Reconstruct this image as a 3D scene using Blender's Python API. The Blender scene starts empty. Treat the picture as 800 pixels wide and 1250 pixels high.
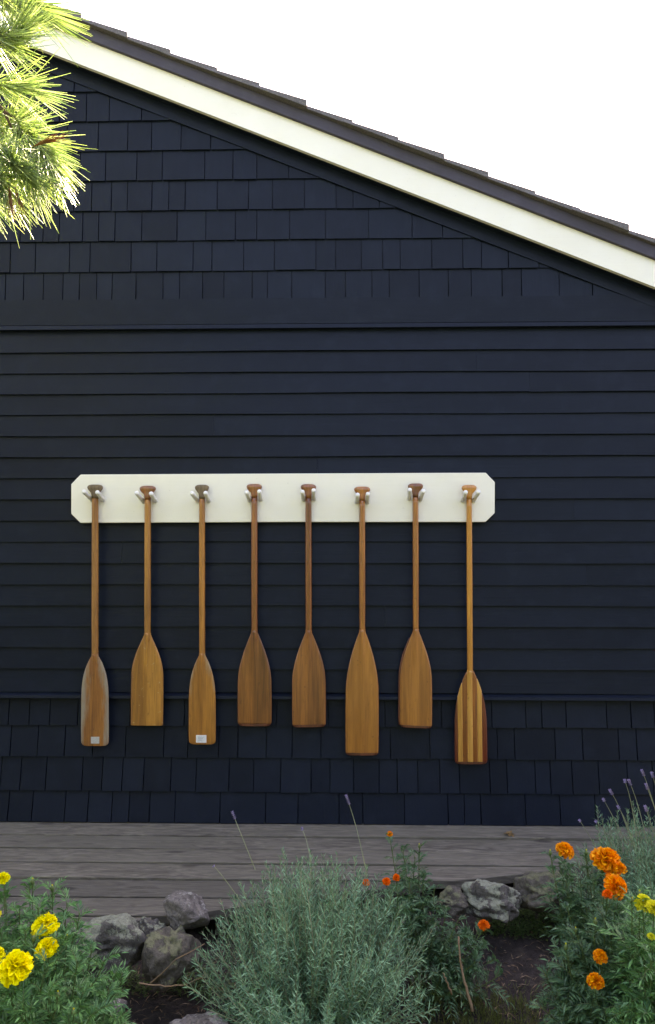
import bpy, bmesh, math, random
import numpy as np
from mathutils import Vector, Matrix, Quaternion, noise as mnoise

random.seed(7)
rng = np.random.default_rng(11)
R = math.radians
sc = bpy.context.scene
col = sc.collection

# ------------------------------------------------------------------ camera
CAM = Vector((0.0, -3.55, 1.4225)); YAW = R(1.2); F_PX = 800.0; CX, HZ = 400.0, 680.0
cd = bpy.data.cameras.new('camera'); cam = bpy.data.objects.new('camera', cd); col.objects.link(cam)
cam.location = CAM; cam.rotation_euler = (R(90), 0, YAW)
cd.sensor_fit = 'VERTICAL'; cd.sensor_height = 36; cd.lens = F_PX / 1250 * 36
cd.shift_y = (HZ - 625) / 1250; cd.clip_start = 0.05; cd.clip_end = 500
sc.camera = cam

# ------------------------------------------------------------------ sky, sun, exposure
SUN_EL, SUN_AZ = R(50), R(24)           # behind the house, a little to the right
w = bpy.data.worlds.new('World'); sc.world = w; w.use_nodes = True
nt = w.node_tree; nt.nodes.clear()
sky = nt.nodes.new('ShaderNodeTexSky'); sky.sky_type = 'NISHITA'; sky.sun_disc = False
sky.sun_elevation = SUN_EL; sky.sun_rotation = SUN_AZ; sky.dust_density = 2.5; sky.air_density = 1.0; sky.ozone_density = 0.6
bg = nt.nodes.new('ShaderNodeBackground'); bg.inputs['Strength'].default_value = 0.12
wo = nt.nodes.new('ShaderNodeOutputWorld')
nt.links.new(sky.outputs[0], bg.inputs[0]); nt.links.new(bg.outputs[0], wo.inputs[0])
sd = bpy.data.lights.new('sun', 'SUN'); sd.energy = 5.0; sd.angle = R(0.53); sd.color = (1.0, 0.95, 0.86)
sun = bpy.data.objects.new('sun', sd); col.objects.link(sun)
SDIR = Vector((math.sin(SUN_AZ) * math.cos(SUN_EL), math.cos(SUN_AZ) * math.cos(SUN_EL), math.sin(SUN_EL)))
sun.rotation_euler = SDIR.to_track_quat('Z', 'Y').to_euler(); sun.location = SDIR * 20
vs = sc.view_settings
vs.view_transform = 'Standard'; vs.look = 'None'; vs.gamma = 1.0; vs.use_curve_mapping = False; vs.exposure = 3.2
try:
    vs.use_white_balance = True; vs.white_balance_temperature = 8300; vs.white_balance_tint = 28
except Exception: pass

# ------------------------------------------------------------------ pixel -> place (photo pixels, 800 x 1250)
FWD = Vector((-math.sin(YAW), math.cos(YAW), 0)); RGT = Vector((math.cos(YAW), math.sin(YAW), 0)); UP = Vector((0, 0, 1))
def ray(u, v): return FWD * F_PX + RGT * (u - CX) + UP * (HZ - v)
def PY(u, v, Y):
    d = ray(u, v); return CAM + d * ((Y - CAM.y) / d.y)
def PZ(u, v, Z):
    d = ray(u, v); return CAM + d * ((Z - CAM.z) / d.z)
def PD(u, v, depth): return CAM + ray(u, v) * (depth / F_PX)

# ------------------------------------------------------------------ object helpers
def tag(o, label=None, cat=None, group=None, kind=None):
    if label: o['label'] = label
    if cat: o['category'] = cat
    if group: o['group'] = group
    if kind: o['kind'] = kind
    return o
def empty(name, loc=(0, 0, 0)):
    o = bpy.data.objects.new(name, None); col.objects.link(o); o.location = loc; o.empty_display_size = 0.1
    return o
def mesh_obj(name, verts, faces, m, parent=None, smooth=False):
    me = bpy.data.meshes.new(name); me.from_pydata([tuple(v) for v in verts], [], faces)
    if m: me.materials.append(m)
    if smooth: me.polygons.foreach_set('use_smooth', [True] * len(me.polygons))
    me.update()
    o = bpy.data.objects.new(name, me); col.objects.link(o)
    if parent: o.parent = parent
    return o
class MB:
    def __init__(s): s.v = []; s.f = []
    def add(s, vs_, fs_):
        k = len(s.v); s.v.extend(vs_); s.f.extend([tuple(i + k for i in f) for f in fs_])
    def hexa(s, p):   # 8 points: 0-3 front (bl, br, tr, tl), 4-7 back same order
        s.add(p, [(0, 1, 2, 3), (5, 4, 7, 6), (4, 5, 1, 0), (3, 2, 6, 7), (4, 0, 3, 7), (1, 5, 6, 2)])
    def box(s, x0, x1, y0, y1, z0, z1):
        s.hexa([(x0, y0, z0), (x1, y0, z0), (x1, y0, z1), (x0, y0, z1), (x0, y1, z0), (x1, y1, z0), (x1, y1, z1), (x0, y1, z1)])
    def prism_y(s, pts, y0, y1):   # outline in xz (counter-clockwise seen from the front), extruded y0 (front) -> y1
        n = len(pts); vs_ = [(x, y0, z) for x, z in pts] + [(x, y1, z) for x, z in pts]
        s.add(vs_, [tuple(range(n)), tuple(range(2 * n - 1, n - 1, -1))] + [(i + n, (i + 1) % n + n, (i + 1) % n, i) for i in range(n)])
    def tube(s, path, rad, n=6, cap=True):
        path = [Vector(p) for p in path]; rings = []; k = len(s.v)
        ref = Vector((0.31, 0.74, 0.6))
        for i, p in enumerate(path):
            t = (path[min(i + 1, len(path) - 1)] - path[max(i - 1, 0)]).normalized()
            a = t.cross(ref); a = a.normalized() if a.length > 1e-4 else t.orthogonal().normalized()
            b = t.cross(a); r = rad[i] if hasattr(rad, '__len__') else rad
            for j in range(n):
                q = 2 * math.pi * j / n; s.v.append(p + (a * math.cos(q) + b * math.sin(q)) * r)
        for i in range(len(path) - 1):
            for j in range(n):
                s.f.append((k + i * n + j, k + i * n + (j + 1) % n, k + (i + 1) * n + (j + 1) % n, k + (i + 1) * n + j))
        if cap and n > 2:
            s.f.append(tuple(k + j for j in reversed(range(n)))); e = k + (len(path) - 1) * n; s.f.append(tuple(e + j for j in range(n)))
    def leaves(s, b, d, nr, L, W, bend=0.0, fold=0.12, mid=0.45):
        b, d, nr = (np.asarray(q, float).reshape(-1, 3) for q in (b, d, nr)); N = len(b)
        if N == 0: return
        L = np.broadcast_to(np.asarray(L, float), (N,))[:, None]; W = np.broadcast_to(np.asarray(W, float), (N,))[:, None]
        bend = np.broadcast_to(np.asarray(bend, float), (N,))[:, None]
        d = d / (np.linalg.norm(d, axis=1, keepdims=True) + 1e-9)
        side = np.cross(d, nr); side /= (np.linalg.norm(side, axis=1, keepdims=True) + 1e-9); up = np.cross(side, d)
        c = b + d * L * mid + up * bend * L * 0.3 - up * W * fold * 2
        l = b + d * L * mid - side * W * .5 + up * bend * L * 0.3; r = b + d * L * mid + side * W * .5 + up * bend * L * 0.3
        t = b + d * L - up * bend * L * 0.45
        V = np.stack([b, l, c, r, t], 1).reshape(-1, 3); k = len(s.v)
        s.v.extend(map(tuple, V.tolist()))
        for i in range(N):
            q = k + i * 5; s.f += [(q, q + 3, q + 2), (q, q + 2, q + 1), (q + 1, q + 2, q + 4), (q + 2, q + 3, q + 4)]
    def petals(s, b, d, nr, L, W, bend):
        for b_, d_, n_, l, w, be in zip(b, d, nr, L, W, bend):
            d_ = Vector(d_).normalized(); sd_ = d_.cross(n_).normalized(); u_ = sd_.cross(d_)
            s.add([b_, b_ + d_ * l * .6 - sd_ * w * .5 + u_ * l * be * .25, b_ + d_ * l * .6 + sd_ * w * .5 + u_ * l * be * .25, b_ + d_ * l * .95 - sd_ * w * .42 - u_ * l * be * .2,
                   b_ + d_ * l * .95 + sd_ * w * .42 + u_ * l * be * .1, b_ + d_ * l * .93 - u_ * l * be * .35, b_ + d_ * l * .6 - u_ * w * .15],
                  [(0, 6, 1), (0, 2, 6), (1, 6, 5, 3), (6, 2, 4, 5)])
    def build(s, name, m, parent=None, smooth=False): return mesh_obj(name, s.v, s.f, m, parent, smooth)
def bez(p0, p1, p2, n):
    p0, p1, p2 = Vector(p0), Vector(p1), Vector(p2)
    return [(1 - t) ** 2 * p0 + 2 * t * (1 - t) * p1 + t * t * p2 for t in [i / (n - 1) for i in range(n)]]

# ------------------------------------------------------------------ materials
def newmat(name):
    m = bpy.data.materials.new(name); m.use_nodes = True
    t = m.node_tree; b = t.nodes['Principled BSDF']; return m, t, b
def N_(t, typ, **kw):
    n = t.nodes.new(typ)
    for k, v in kw.items():
        if k in n.inputs: n.inputs[k].default_value = v
        else: setattr(n, k, v)
    return n
def ramp(t, fac, stops, interp='LINEAR'):
    r = t.nodes.new('ShaderNodeValToRGB'); r.color_ramp.interpolation = interp
    e = r.color_ramp.elements
    while len(e) < len(stops): e.new(0.5)
    for i, (p, c) in enumerate(stops):
        e[i].position = p; e[i].color = (*c, 1) if len(c) == 3 else c
    t.links.new(fac, r.inputs[0]); return r.outputs[0]
def coords(t, scale, kind='Object', rnd=0.0):
    tc = t.nodes.new('ShaderNodeTexCoord'); mp = t.nodes.new('ShaderNodeMapping'); mp.inputs['Scale'].default_value = scale
    t.links.new(tc.outputs[kind], mp.inputs['Vector'])
    if rnd:
        oi = t.nodes.new('ShaderNodeObjectInfo'); mu = N_(t, 'ShaderNodeMath', operation='MULTIPLY'); mu.inputs[1].default_value = rnd
        t.links.new(oi.outputs['Random'], mu.inputs[0])
        cb = t.nodes.new('ShaderNodeCombineXYZ')
        for i in range(3): t.links.new(mu.outputs[0], cb.inputs[i])
        t.links.new(cb.outputs[0], mp.inputs['Location'])
    return mp.outputs[0]
def noise(t, vec, scale=5.0, detail=4.0, rough=0.55, dist=0.0):
    n = N_(t, 'ShaderNodeTexNoise', Scale=scale, Detail=detail, Roughness=rough, Distortion=dist); t.links.new(vec, n.inputs['Vector']); return n.outputs['Fac']
def mix(t, fac, a, b, mode='MIX'):
    m = t.nodes.new('ShaderNodeMix'); m.data_type = 'RGBA'; m.blend_type = mode
    for sock, val in ((m.inputs[0], fac), (m.inputs[6], a), (m.inputs[7], b)):
        if hasattr(val, 'is_output'): t.links.new(val, sock)
        elif isinstance(val, (int, float)): sock.default_value = val
        else: sock.default_value = (*val, 1)
    return m.outputs[2]
def math_(t, op, a, b=None, clamp=False):
    m = t.nodes.new('ShaderNodeMath'); m.operation = op; m.use_clamp = clamp
    for i, val in enumerate((a, b)):
        if val is None: continue
        if hasattr(val, 'is_output'): t.links.new(val, m.inputs[i])
        else: m.inputs[i].default_value = val
    return m.outputs[0]
def bump(t, b, h, strength=0.3, dist=0.002):
    n = N_(t, 'ShaderNodeBump', Strength=strength, Distance=dist); t.links.new(h, n.inputs['Height']); t.links.new(n.outputs[0], b.inputs['Normal'])

def paint_mat(name, c, rough, gscale, var=0.25, dust=0.35):
    m, t, b = newmat(name)
    v = coords(t, gscale, rnd=37.0); g = noise(t, v, 1.0, 5, 0.6)
    big = noise(t, coords(t, (1, 1, 1), rnd=11.0), 2.3, 3, 0.5)
    oi = t.nodes.new('ShaderNodeObjectInfo')
    k = math_(t, 'ADD', math_(t, 'MULTIPLY', oi.outputs['Random'], 0.5), math_(t, 'MULTIPLY', big, 0.5))
    lo = tuple(x * (1 - var) for x in c); hi = tuple(x * (1 + var) for x in c)
    cc = mix(t, k, lo, hi)
    d = ramp(t, noise(t, coords(t, (1, 1, 1)), 9, 6, 0.7), [(0.5, (0, 0, 0)), (0.8, (dust,) * 3)])
    cc = mix(t, d, cc, (c[0] * 2.0 + .003, c[1] * 2.0 + .003, c[2] * 2.0 + .003))
    t.links.new(cc, b.inputs['Base Color']); b.inputs['Specular IOR Level'].default_value = 0.11
    t.links.new(ramp(t, g, [(0.3, (rough - .08,) * 3), (0.7, (rough + .1,) * 3)]), b.inputs['Roughness'])
    bump(t, b, g, 0.35, 0.0025); return m
NAVY = (0.0074, 0.0114, 0.0208)
M = {}
M['shingle'] = paint_mat('navy_shingle_paint', NAVY, 0.42, (90, 90, 5), 0.34)
M['clap'] = paint_mat('navy_clapboard_paint', NAVY, 0.38, (4, 60, 90), 0.26)
M['trimnavy'] = paint_mat('navy_trim_paint', NAVY, 0.38, (4, 60, 60), 0.12)
M['fasciadark'] = paint_mat('roof_edge_paint', (0.062, 0.057, 0.075), 0.6, (8, 40, 40), 0.15)
def white_mat(name, c):
    m, t, b = newmat(name)
    g = noise(t, coords(t, (3, 60, 70)), 1.0, 5, 0.6); s = noise(t, coords(t, (1, 1, 1)), 3.5, 5, 0.6)
    sp = ramp(t, noise(t, coords(t, (1, 1, 1)), 60, 3, 0.6), [(0.66, (0, 0, 0)), (0.72, (0.25,) * 3)])
    cc = mix(t, ramp(t, s, [(0.35, (0, 0, 0)), (0.75, (0.5,) * 3)]), c, tuple(x * y for x, y in zip(c, (.9, .88, .8))))
    cc = mix(t, sp, cc, (0.45, 0.42, 0.36))
    t.links.new(cc, b.inputs['Base Color']); b.inputs['Roughness'].default_value = 0.45
    bump(t, b, g, 0.25, 0.002); return m
M['white'] = white_mat('cream_paint', (0.80, 0.772, 0.69))
M['peg'] = white_mat('peg_paint', (0.74, 0.73, 0.71))
def shingle_roof_mat():
    m, t, b = newmat('asphalt_roof')
    n = noise(t, coords(t, (1, 1, 1), rnd=9.0), 140, 4, 0.7)
    t.links.new(ramp(t, n, [(0.3, (0.05, 0.046, 0.05)), (0.7, (0.18, 0.165, 0.165))]), b.inputs['Base Color'])
    b.inputs['Roughness'].default_value = 0.9; bump(t, b, n, 0.6, 0.003); return m
M['roof'] = shingle_roof_mat()

def wood_mat(name, light, dark, rough=0.42, worn=None, scuff=0, worn_col=(0.33, 0.28, 0.20), streak=1.0, coat=0.3, wz=None):
    light = tuple(a * k for a, k in zip(light, (.88, .71, .46))); dark = tuple(a * k for a, k in zip(dark, (.66, .53, .33)))
    m, t, b = newmat(name)
    v = coords(t, (55, 55, 2.6), rnd=23.0); g = noise(t, v, 1.0, 6, 0.62, 0.6)
    v2 = coords(t, (260, 260, 9), rnd=23.0); fine = noise(t, v2, 1.0, 3, 0.6)
    v3 = coords(t, (14, 14, 1.2), rnd=23.0); broad = noise(t, v3, 1.0, 2, 0.5)
    k = math_(t, 'ADD', math_(t, 'MULTIPLY', g, 0.6), math_(t, 'MULTIPLY', broad, 0.4))
    cc = ramp(t, k, [(0.36, dark), (0.5, tuple((a + c) / 2 for a, c in zip(light, dark))), (0.62, light)])
    cc = mix(t, ramp(t, fine, [(0.35, (0.4 * streak,) * 3), (0.5, (0, 0, 0))]), cc, tuple(x * 0.45 for x in dark))
    sc_ = ramp(t, noise(t, coords(t, (1, 1, .6), rnd=5.0), 42, 4, 0.65), [(0.64, (0, 0, 0)), (0.72, (0.55,) * 3)])
    cc = mix(t, sc_, cc, tuple(x * 0.35 for x in dark))
    if scuff:
        cc = mix(t, ramp(t, noise(t, coords(t, (1, 1, 1)), 38, 5, 0.75), [(0.63, (0, 0, 0)), (0.68, (scuff,) * 3)]), cc, (0.45, 0.36, 0.2))
    if worn:
        tc = t.nodes.new('ShaderNodeTexCoord'); sx = t.nodes.new('ShaderNodeSeparateXYZ'); t.links.new(tc.outputs['Object'], sx.inputs[0])
        ax = math_(t, 'MULTIPLY', math_(t, 'ABSOLUTE', sx.outputs[0]), 1.0 / worn)
        e = math_(t, 'ADD', ax, math_(t, 'MULTIPLY', math_(t, 'SUBTRACT', noise(t, coords(t, (30, 30, 6)), 1.0, 5, 0.65), 0.5), 1.5))
        if wz:
            e = math_(t, 'ADD', e, math_(t, 'MULTIPLY', math_(t, 'SUBTRACT', sx.outputs[2], wz[0]), wz[1]))
        wm = ramp(t, e, [(0.45, (0, 0, 0)), (0.85, (0.9,) * 3)])
        cc = mix(t, wm, cc, worn_col)
    t.links.new(cc, b.inputs['Base Color'])
    b.inputs['Roughness'].default_value = rough; b.inputs['Coat Weight'].default_value = coat; b.inputs['Coat Roughness'].default_value = 0.3
    bump(t, b, math_(t, 'ADD', g, math_(t, 'MULTIPLY', fine, 0.5)), 0.25, 0.0012); return m

def deck_mat():
    m, t, b = newmat('weathered_deck_wood')
    v = coords(t, (6, 38, 38), rnd=31.0); g = noise(t, v, 1.0, 7, 0.62, 1.6)
    fine = noise(t, coords(t, (16, 240, 240), rnd=31.0), 1.0, 4, 0.65)
    big = noise(t, coords(t, (1.4, 3, 3), rnd=13.0), 1.0, 3, 0.6)
    cc = ramp(t, g, [(0.3, (0.036, 0.031, 0.024)), (0.5, (0.096, 0.086, 0.069)), (0.72, (0.175, 0.159, 0.130))])
    cc = mix(t, ramp(t, fine, [(0.34, (0.6,) * 3), (0.46, (0, 0, 0))]), cc, (0.06, 0.053, 0.048))
    cc = mix(t, ramp(t, big, [(0.42, (0.55,) * 3), (0.62, (0, 0, 0))]), cc, (0.095, 0.088, 0.07))
    vo = N_(t, 'ShaderNodeTexVoronoi', Scale=1.0); t.links.new(coords(t, (2.4, 9, 9), rnd=31.0), vo.inputs['Vector'])
    kn = ramp(t, vo.outputs['Distance'], [(0.07, (0.85,) * 3), (0.14, (0, 0, 0))])
    cc = mix(t, kn, cc, (0.022, 0.018, 0.015))
    oi = t.nodes.new('ShaderNodeObjectInfo')
    cc = mix(t, 1.0, cc, ramp(t, oi.outputs['Random'], [(0, (0.85, 0.85, 0.85)), (1, (1.3, 1.29, 1.26))]), 'MULTIPLY')
    t.links.new(cc, b.inputs['Base Color']); b.inputs['Roughness'].default_value = 0.82
    bump(t, b, math_(t, 'ADD', g, fine), 0.55, 0.004); return m
M['deck'] = deck_mat()

def rock_mat(name, base, lichen, amt):
    m, t, b = newmat(name)
    v = coords(t, (1, 1, 1), rnd=19.0)
    a = noise(t, v, 22, 8, 0.7); c = noise(t, v, 90, 5, 0.7)
    cc = ramp(t, a, [(0.3, tuple(x * 0.45 for x in base)), (0.55, base), (0.75, tuple(x * 1.5 for x in base))])
    cc = mix(t, ramp(t, c, [(0.35, (0.8,) * 3), (0.5, (0, 0, 0))]), cc, tuple(x * 0.3 for x in base))  # low spots of the fine bump coloured darker, crevice shade put into the stone
    tc = t.nodes.new('ShaderNodeNewGeometry'); sx = t.nodes.new('ShaderNodeSeparateXYZ'); t.links.new(tc.outputs['Normal'], sx.inputs[0])
    l = math_(t, 'ADD', noise(t, v, 13, 6, 0.72), math_(t, 'MULTIPLY', sx.outputs[2], 0.12))
    lm = ramp(t, l, [(0.66 - amt, (0, 0, 0)), (0.70 - amt, (0.9,) * 3)])
    cc = mix(t, lm, cc, mix(t, ramp(t, c, [(.35, (0, 0, 0)), (.6, (1, 1, 1))]), tuple(x * .55 for x in lichen), lichen))
    t.links.new(cc, b.inputs['Base Color']); b.inputs['Roughness'].default_value = 0.92
    bump(t, b, math_(t, 'ADD', math_(t, 'ADD', a, math_(t, 'MULTIPLY', c, 0.5)), math_(t, 'MULTIPLY', lm, 0.3)), 0.8, 0.012); return m
M['rock'] = rock_mat('lichen_stone', (0.10, 0.092, 0.084), (0.24, 0.26, 0.195), 0.14)
M['rock2'] = rock_mat('mossy_stone', (0.095, 0.085, 0.07), (0.15, 0.155, 0.09), 0.09)
M['rock3'] = rock_mat('granite_stone', (0.145, 0.13, 0.122), (0.30, 0.29, 0.27), 0.06)
def ground_mat():
    m, t, b = newmat('garden_ground')
    v = coords(t, (1, 1, 1)); a = noise(t, v, 18, 8, 0.72); c = noise(t, v, 120, 5, 0.7)
    soil = ramp(t, a, [(0.3, (0.014, 0.011, 0.010)), (0.55, (0.042, 0.032, 0.029)), (0.75, (0.10, 0.078, 0.066))])
    lawn = ramp(t, noise(t, v, 30, 6, 0.7), [(0.3, (0.018, 0.03, 0.01)), (0.7, (0.06, 0.08, 0.028))])
    tc = t.nodes.new('ShaderNodeTexCoord'); sx = t.nodes.new('ShaderNodeSeparateXYZ'); t.links.new(tc.outputs['Object'], sx.inputs[0])
    e = math_(t, 'ADD', sx.outputs[1], math_(t, 'MULTIPLY', noise(t, v, 3, 3), 0.4))
    f = ramp(t, math_(t, 'ADD', math_(t, 'MULTIPLY', e, 0.5), 1.6), [(0.35, (1, 1, 1)), (0.45, (0, 0, 0))])
    t.links.new(mix(t, f, soil, lawn), b.inputs['Base Color']); b.inputs['Roughness'].default_value = 0.95
    bump(t, b, math_(t, 'ADD', a, math_(t, 'MULTIPLY', c, 0.6)), 0.9, 0.02); return m
M['ground'] = ground_mat()
def leaf_mat(name, c1, c2, trans=0.3, rough=0.55, spec=0.35, tcol=(1.25, 1.3, 0.7)):
    m, t, b = newmat(name); out = t.nodes['Material Output']
    g = t.nodes.new('ShaderNodeNewGeometry')
    cc = ramp(t, g.outputs['Random Per Island'], [(0.0, c1), (1.0, c2)])
    big = noise(t, coords(t, (1, 1, 1)), 14, 3, 0.6)
    cc = mix(t, ramp(t, big, [(0.4, (0, 0, 0)), (0.7, (0.45,) * 3)]), cc, tuple((a + d) / 2 * s for a, d, s in zip(c1, c2, (1.5, 1.25, 0.9))))
    t.links.new(cc, b.inputs['Base Color']); b.inputs['Roughness'].default_value = rough; b.inputs['Specular IOR Level'].default_value = spec
    tr = t.nodes.new('ShaderNodeBsdfTranslucent'); t.links.new(mix(t, 1.0, cc, tcol, 'MULTIPLY'), tr.inputs[0])
    ms = t.nodes.new('ShaderNodeMixShader'); ms.inputs[0].default_value = trans
    t.links.new(b.outputs[0], ms.inputs[1]); t.links.new(tr.outputs[0], ms.inputs[2]); t.links.new(ms.outputs[0], out.inputs[0]); return m
M['lav'] = leaf_mat('lavender_leaf', (0.022, 0.085, 0.05), (0.20, 0.385, 0.25), 0.2, 0.7, 0.2)
M['lavstem'] = leaf_mat('lavender_stem', (0.13, 0.17, 0.10), (0.24, 0.26, 0.17), 0.05, 0.7)
M['lavflower'] = leaf_mat('lavender_flower', (0.10, 0.08, 0.22), (0.26, 0.22, 0.42), 0.2, 0.7)
M['mari'] = leaf_mat('marigold_leaf', (0.026, 0.105, 0.045), (0.10, 0.27, 0.09), 0.25, 0.42, 0.45)
M['mari2'] = leaf_mat('marigold_leaf_dark', (0.022, 0.075, 0.042), (0.085, 0.20, 0.10), 0.22, 0.42, 0.5)
M['stem'] = leaf_mat('green_stem', (0.05, 0.09, 0.03), (0.09, 0.14, 0.045), 0.05, 0.5)
M['yellow'] = leaf_mat('yellow_petal', (0.68, 0.56, 0.003), (0.86, 0.88, 0.02), 0.25, 0.6, 0.2)
M['orange'] = leaf_mat('orange_petal', (0.60, 0.11, 0.002), (0.90, 0.46, 0.01), 0.25, 0.6, 0.2)
M['deeporange'] = leaf_mat('deep_orange_petal', (0.62, 0.09, 0.004), (0.80, 0.20, 0.008), 0.25, 0.6, 0.2)
M['lime'] = leaf_mat('lime_petal', (0.45, 0.50, 0.02), (0.70, 0.66, 0.05), 0.25, 0.6, 0.2)
M['cover'] = leaf_mat('ground_cover_leaf', (0.035, 0.075, 0.025), (0.10, 0.16, 0.05), 0.2, 0.55)
M['moss'] = leaf_mat('grass_blade', (0.06, 0.09, 0.025), (0.16, 0.19, 0.06), 0.2, 0.6)
M['litter'] = leaf_mat('dry_litter', (0.04, 0.028, 0.022), (0.30, 0.22, 0.16), 0.0, 0.85, 0.1)
M['twig'] = leaf_mat('twig_bark', (0.14, 0.095, 0.06), (0.22, 0.16, 0.11), 0.0, 0.85, 0.1)
M['dryleaf'] = leaf_mat('dry_leaf', (0.16, 0.10, 0.05), (0.25, 0.17, 0.08), 0.1, 0.8, 0.1)
M['needle'] = leaf_mat('pine_needle', (0.12, 0.23, 0.07), (0.64, 0.72, 0.48), 0.55, 0.4, 1.0, (1.5, 1.55, 1.2))  # paler than real needles: sun glare is put into the colour
for n_ in M['needle'].node_tree.nodes:
    if n_.type == 'BSDF_PRINCIPLED': n_.inputs['Coat Weight'].default_value = 1.0; n_.inputs['Coat Roughness'].default_value = 0.42
M['deadneedle'] = leaf_mat('dead_pine_needle', (0.22, 0.10, 0.04), (0.34, 0.17, 0.07), 0.3, 0.5, 0.4)
M['bark'] = leaf_mat('pine_bark', (0.09, 0.055, 0.04), (0.13, 0.085, 0.06), 0.0, 0.9, 0.1)
def flat_mat(name, c, rough=0.6):
    m, t, b = newmat(name); n = noise(t, coords(t, (1, 1, 1)), 160, 3)
    t.links.new(ramp(t, n, [(0.35, tuple(x * 0.8 for x in c)), (0.65, c)]), b.inputs['Base Color']); b.inputs['Roughness'].default_value = rough; return m
M['sticker'] = flat_mat('white_sticker', (0.72, 0.72, 0.72)); M['dullsticker'] = flat_mat('dull_sticker', (0.46, 0.45, 0.42)); M['print'] = flat_mat('grey_print', (0.42, 0.43, 0.45))

# ------------------------------------------------------------------ ground
def deck_edge(x):      # y of the deck's oblique front edge
    for (x0, y0), (x1, y1) in zip(DE[:-1], DE[1:]):
        if x <= x1 or (x1, y1) == DE[-1]: return y0 + (y1 - y0) * (x - x0) / (x1 - x0)
DE = [(p.x, p.y) for p in (PZ(u, v, 0.0) for u, v in ((60, 1137), (200, 1119), (330, 1101), (440, 1087), (540, 1076.5), (680, 1063), (760, 1057)))]
def ground_z(x, y):
    d = deck_edge(max(-2.5, min(2.5, x))) - y
    k = max(0.0, min(1.0, d / 0.7)); base = -0.15 - 0.16 * k - 0.03 * max(0, min(1, -x))
    if d < 0: base = -0.15 - 0.03 * max(0, min(1, -x))
    if abs(x) < 6 and y > -4:
        base += 0.022 * mnoise.noise(Vector((x * 5, y * 5, 0))) + 0.012 * mnoise.noise(Vector((x * 17, y * 17, 3)))
    return base
def axis(a, b, n, far):
    s = [a + (b - a) * i / n for i in range(n + 1)]
    lo = [a - (far) * (k / 8) ** 2.5 for k in range(8, 0, -1)]; hi = [b + far * (k / 8) ** 2.5 for k in range(1, 9)]
    return lo + s + hi
gx = axis(-2.6, 2.6, 130, 160); gy = axis(-2.4, -0.2, 66, 160)
gv = [(x, y, ground_z(x, y)) for y in gy for x in gx]; nx = len(gx)
gf = [(j * nx + i, j * nx + i + 1, (j + 1) * nx + i + 1, (j + 1) * nx + i) for j in range(len(gy) - 1) for i in range(nx - 1)]
tag(mesh_obj('ground', gv, gf, M['ground'], None, True), 'dark soil garden bed running into lawn', 'ground', kind='structure')

# ------------------------------------------------------------------ house
XL, XR = -3.5, 3.25
Z_FL0 = PY(400, 856, 0).z
FL = 0.055
def wall_y(z):
    if z >= Z_FL0: return 0.0
    t = (Z_FL0 - z) / Z_FL0; return -FL * t ** 1.5
def wall_z(v, u=400):
    lo, hi = -0.3, 5.0
    for _ in range(50):
        z = (lo + hi) / 2; y = wall_y(z); p = PY(u, v, y)
        if p.z > z: lo = z
        else: hi = z
    return (lo + hi) / 2
house = empty('shingled_house', (0, 0, 0))
tag(house, 'dark navy shingled and clapboarded gable wall with a white sloping rake board', 'house')
RK_Y = -0.085      # plane of the white rake board's front
a_ = PY(440, 211, RK_Y); b_ = PY(800, 350.5, RK_Y); SL = (b_.z - a_.z) / (b_.x - a_.x)
def rake_bot(x): return a_.z + SL * (x - a_.x)
c_ = PY(440, 179, RK_Y); RK_H = c_.z - a_.z
e_ = PY(440, 161.5, RK_Y - 0.02); BAND_H = e_.z - a_.z - RK_H
X_RIDGE = -2.35; Z_EAVE = 2.1
def roof_h(x, off): # height of a line parallel to the roof, mirrored at the ridge
    return rake_bot(X_RIDGE + abs(x - X_RIDGE)) + off
DEPTH = 5.0
# backing wall (with flare profile) and the other sides
core = MB()
zs = [-0.2, 0.0] + [Z_FL0 * i / 6 for i in range(1, 7)]
top_l, top_m, top_r = roof_h(XL, 0.02), roof_h(X_RIDGE, 0.02), roof_h(XR, 0.02)
front = []
for z in zs: front.append((XL, wall_y(max(z, 0)), z))
nz = len(zs)
vs_ = [(XL, wall_y(max(z, 0)), z) for z in zs] + [(XR, wall_y(max(z, 0)), z) for z in zs]
core.add(vs_, [(i, nz + i, nz + i + 1, i + 1) for i in range(nz - 1)])
core.prism_y([(XL, Z_FL0), (XR, Z_FL0), (XR, top_r), (X_RIDGE, top_m), (XL, top_l)], 0.0, DEPTH)
core.box(XL, XR, 0.001, DEPTH, -0.3, Z_FL0 - 0.001)
core.build('wall', M['trimnavy'], house)

def hull_piece(name, x0, x1, zb, zt, tb, tt, tilt=0.0, back=0.004, mb=None, m=None, wob=0.0):
    yb, yt = wall_y(zb), wall_y(zt)
    xb0 = x0 + tilt; xb1 = x1 + tilt
    w0, w1 = random.uniform(-wob, wob), random.uniform(-wob, wob)
    p = [(xb0, yb - tb, zb + w0), (xb1, yb - tb + random.uniform(-wob, wob) * .5, zb + w1), (x1, yt - tt, zt), (x0, yt - tt, zt),
         (xb0, yb - back, zb + w0), (xb1, yb - back, zb + w1), (x1, yt + 0.001, zt), (x0, yt + 0.001, zt)]
    if mb is not None: mb.hexa(p); return None
    q = MB(); q.hexa(p); return q.build(name, m, house)

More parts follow.
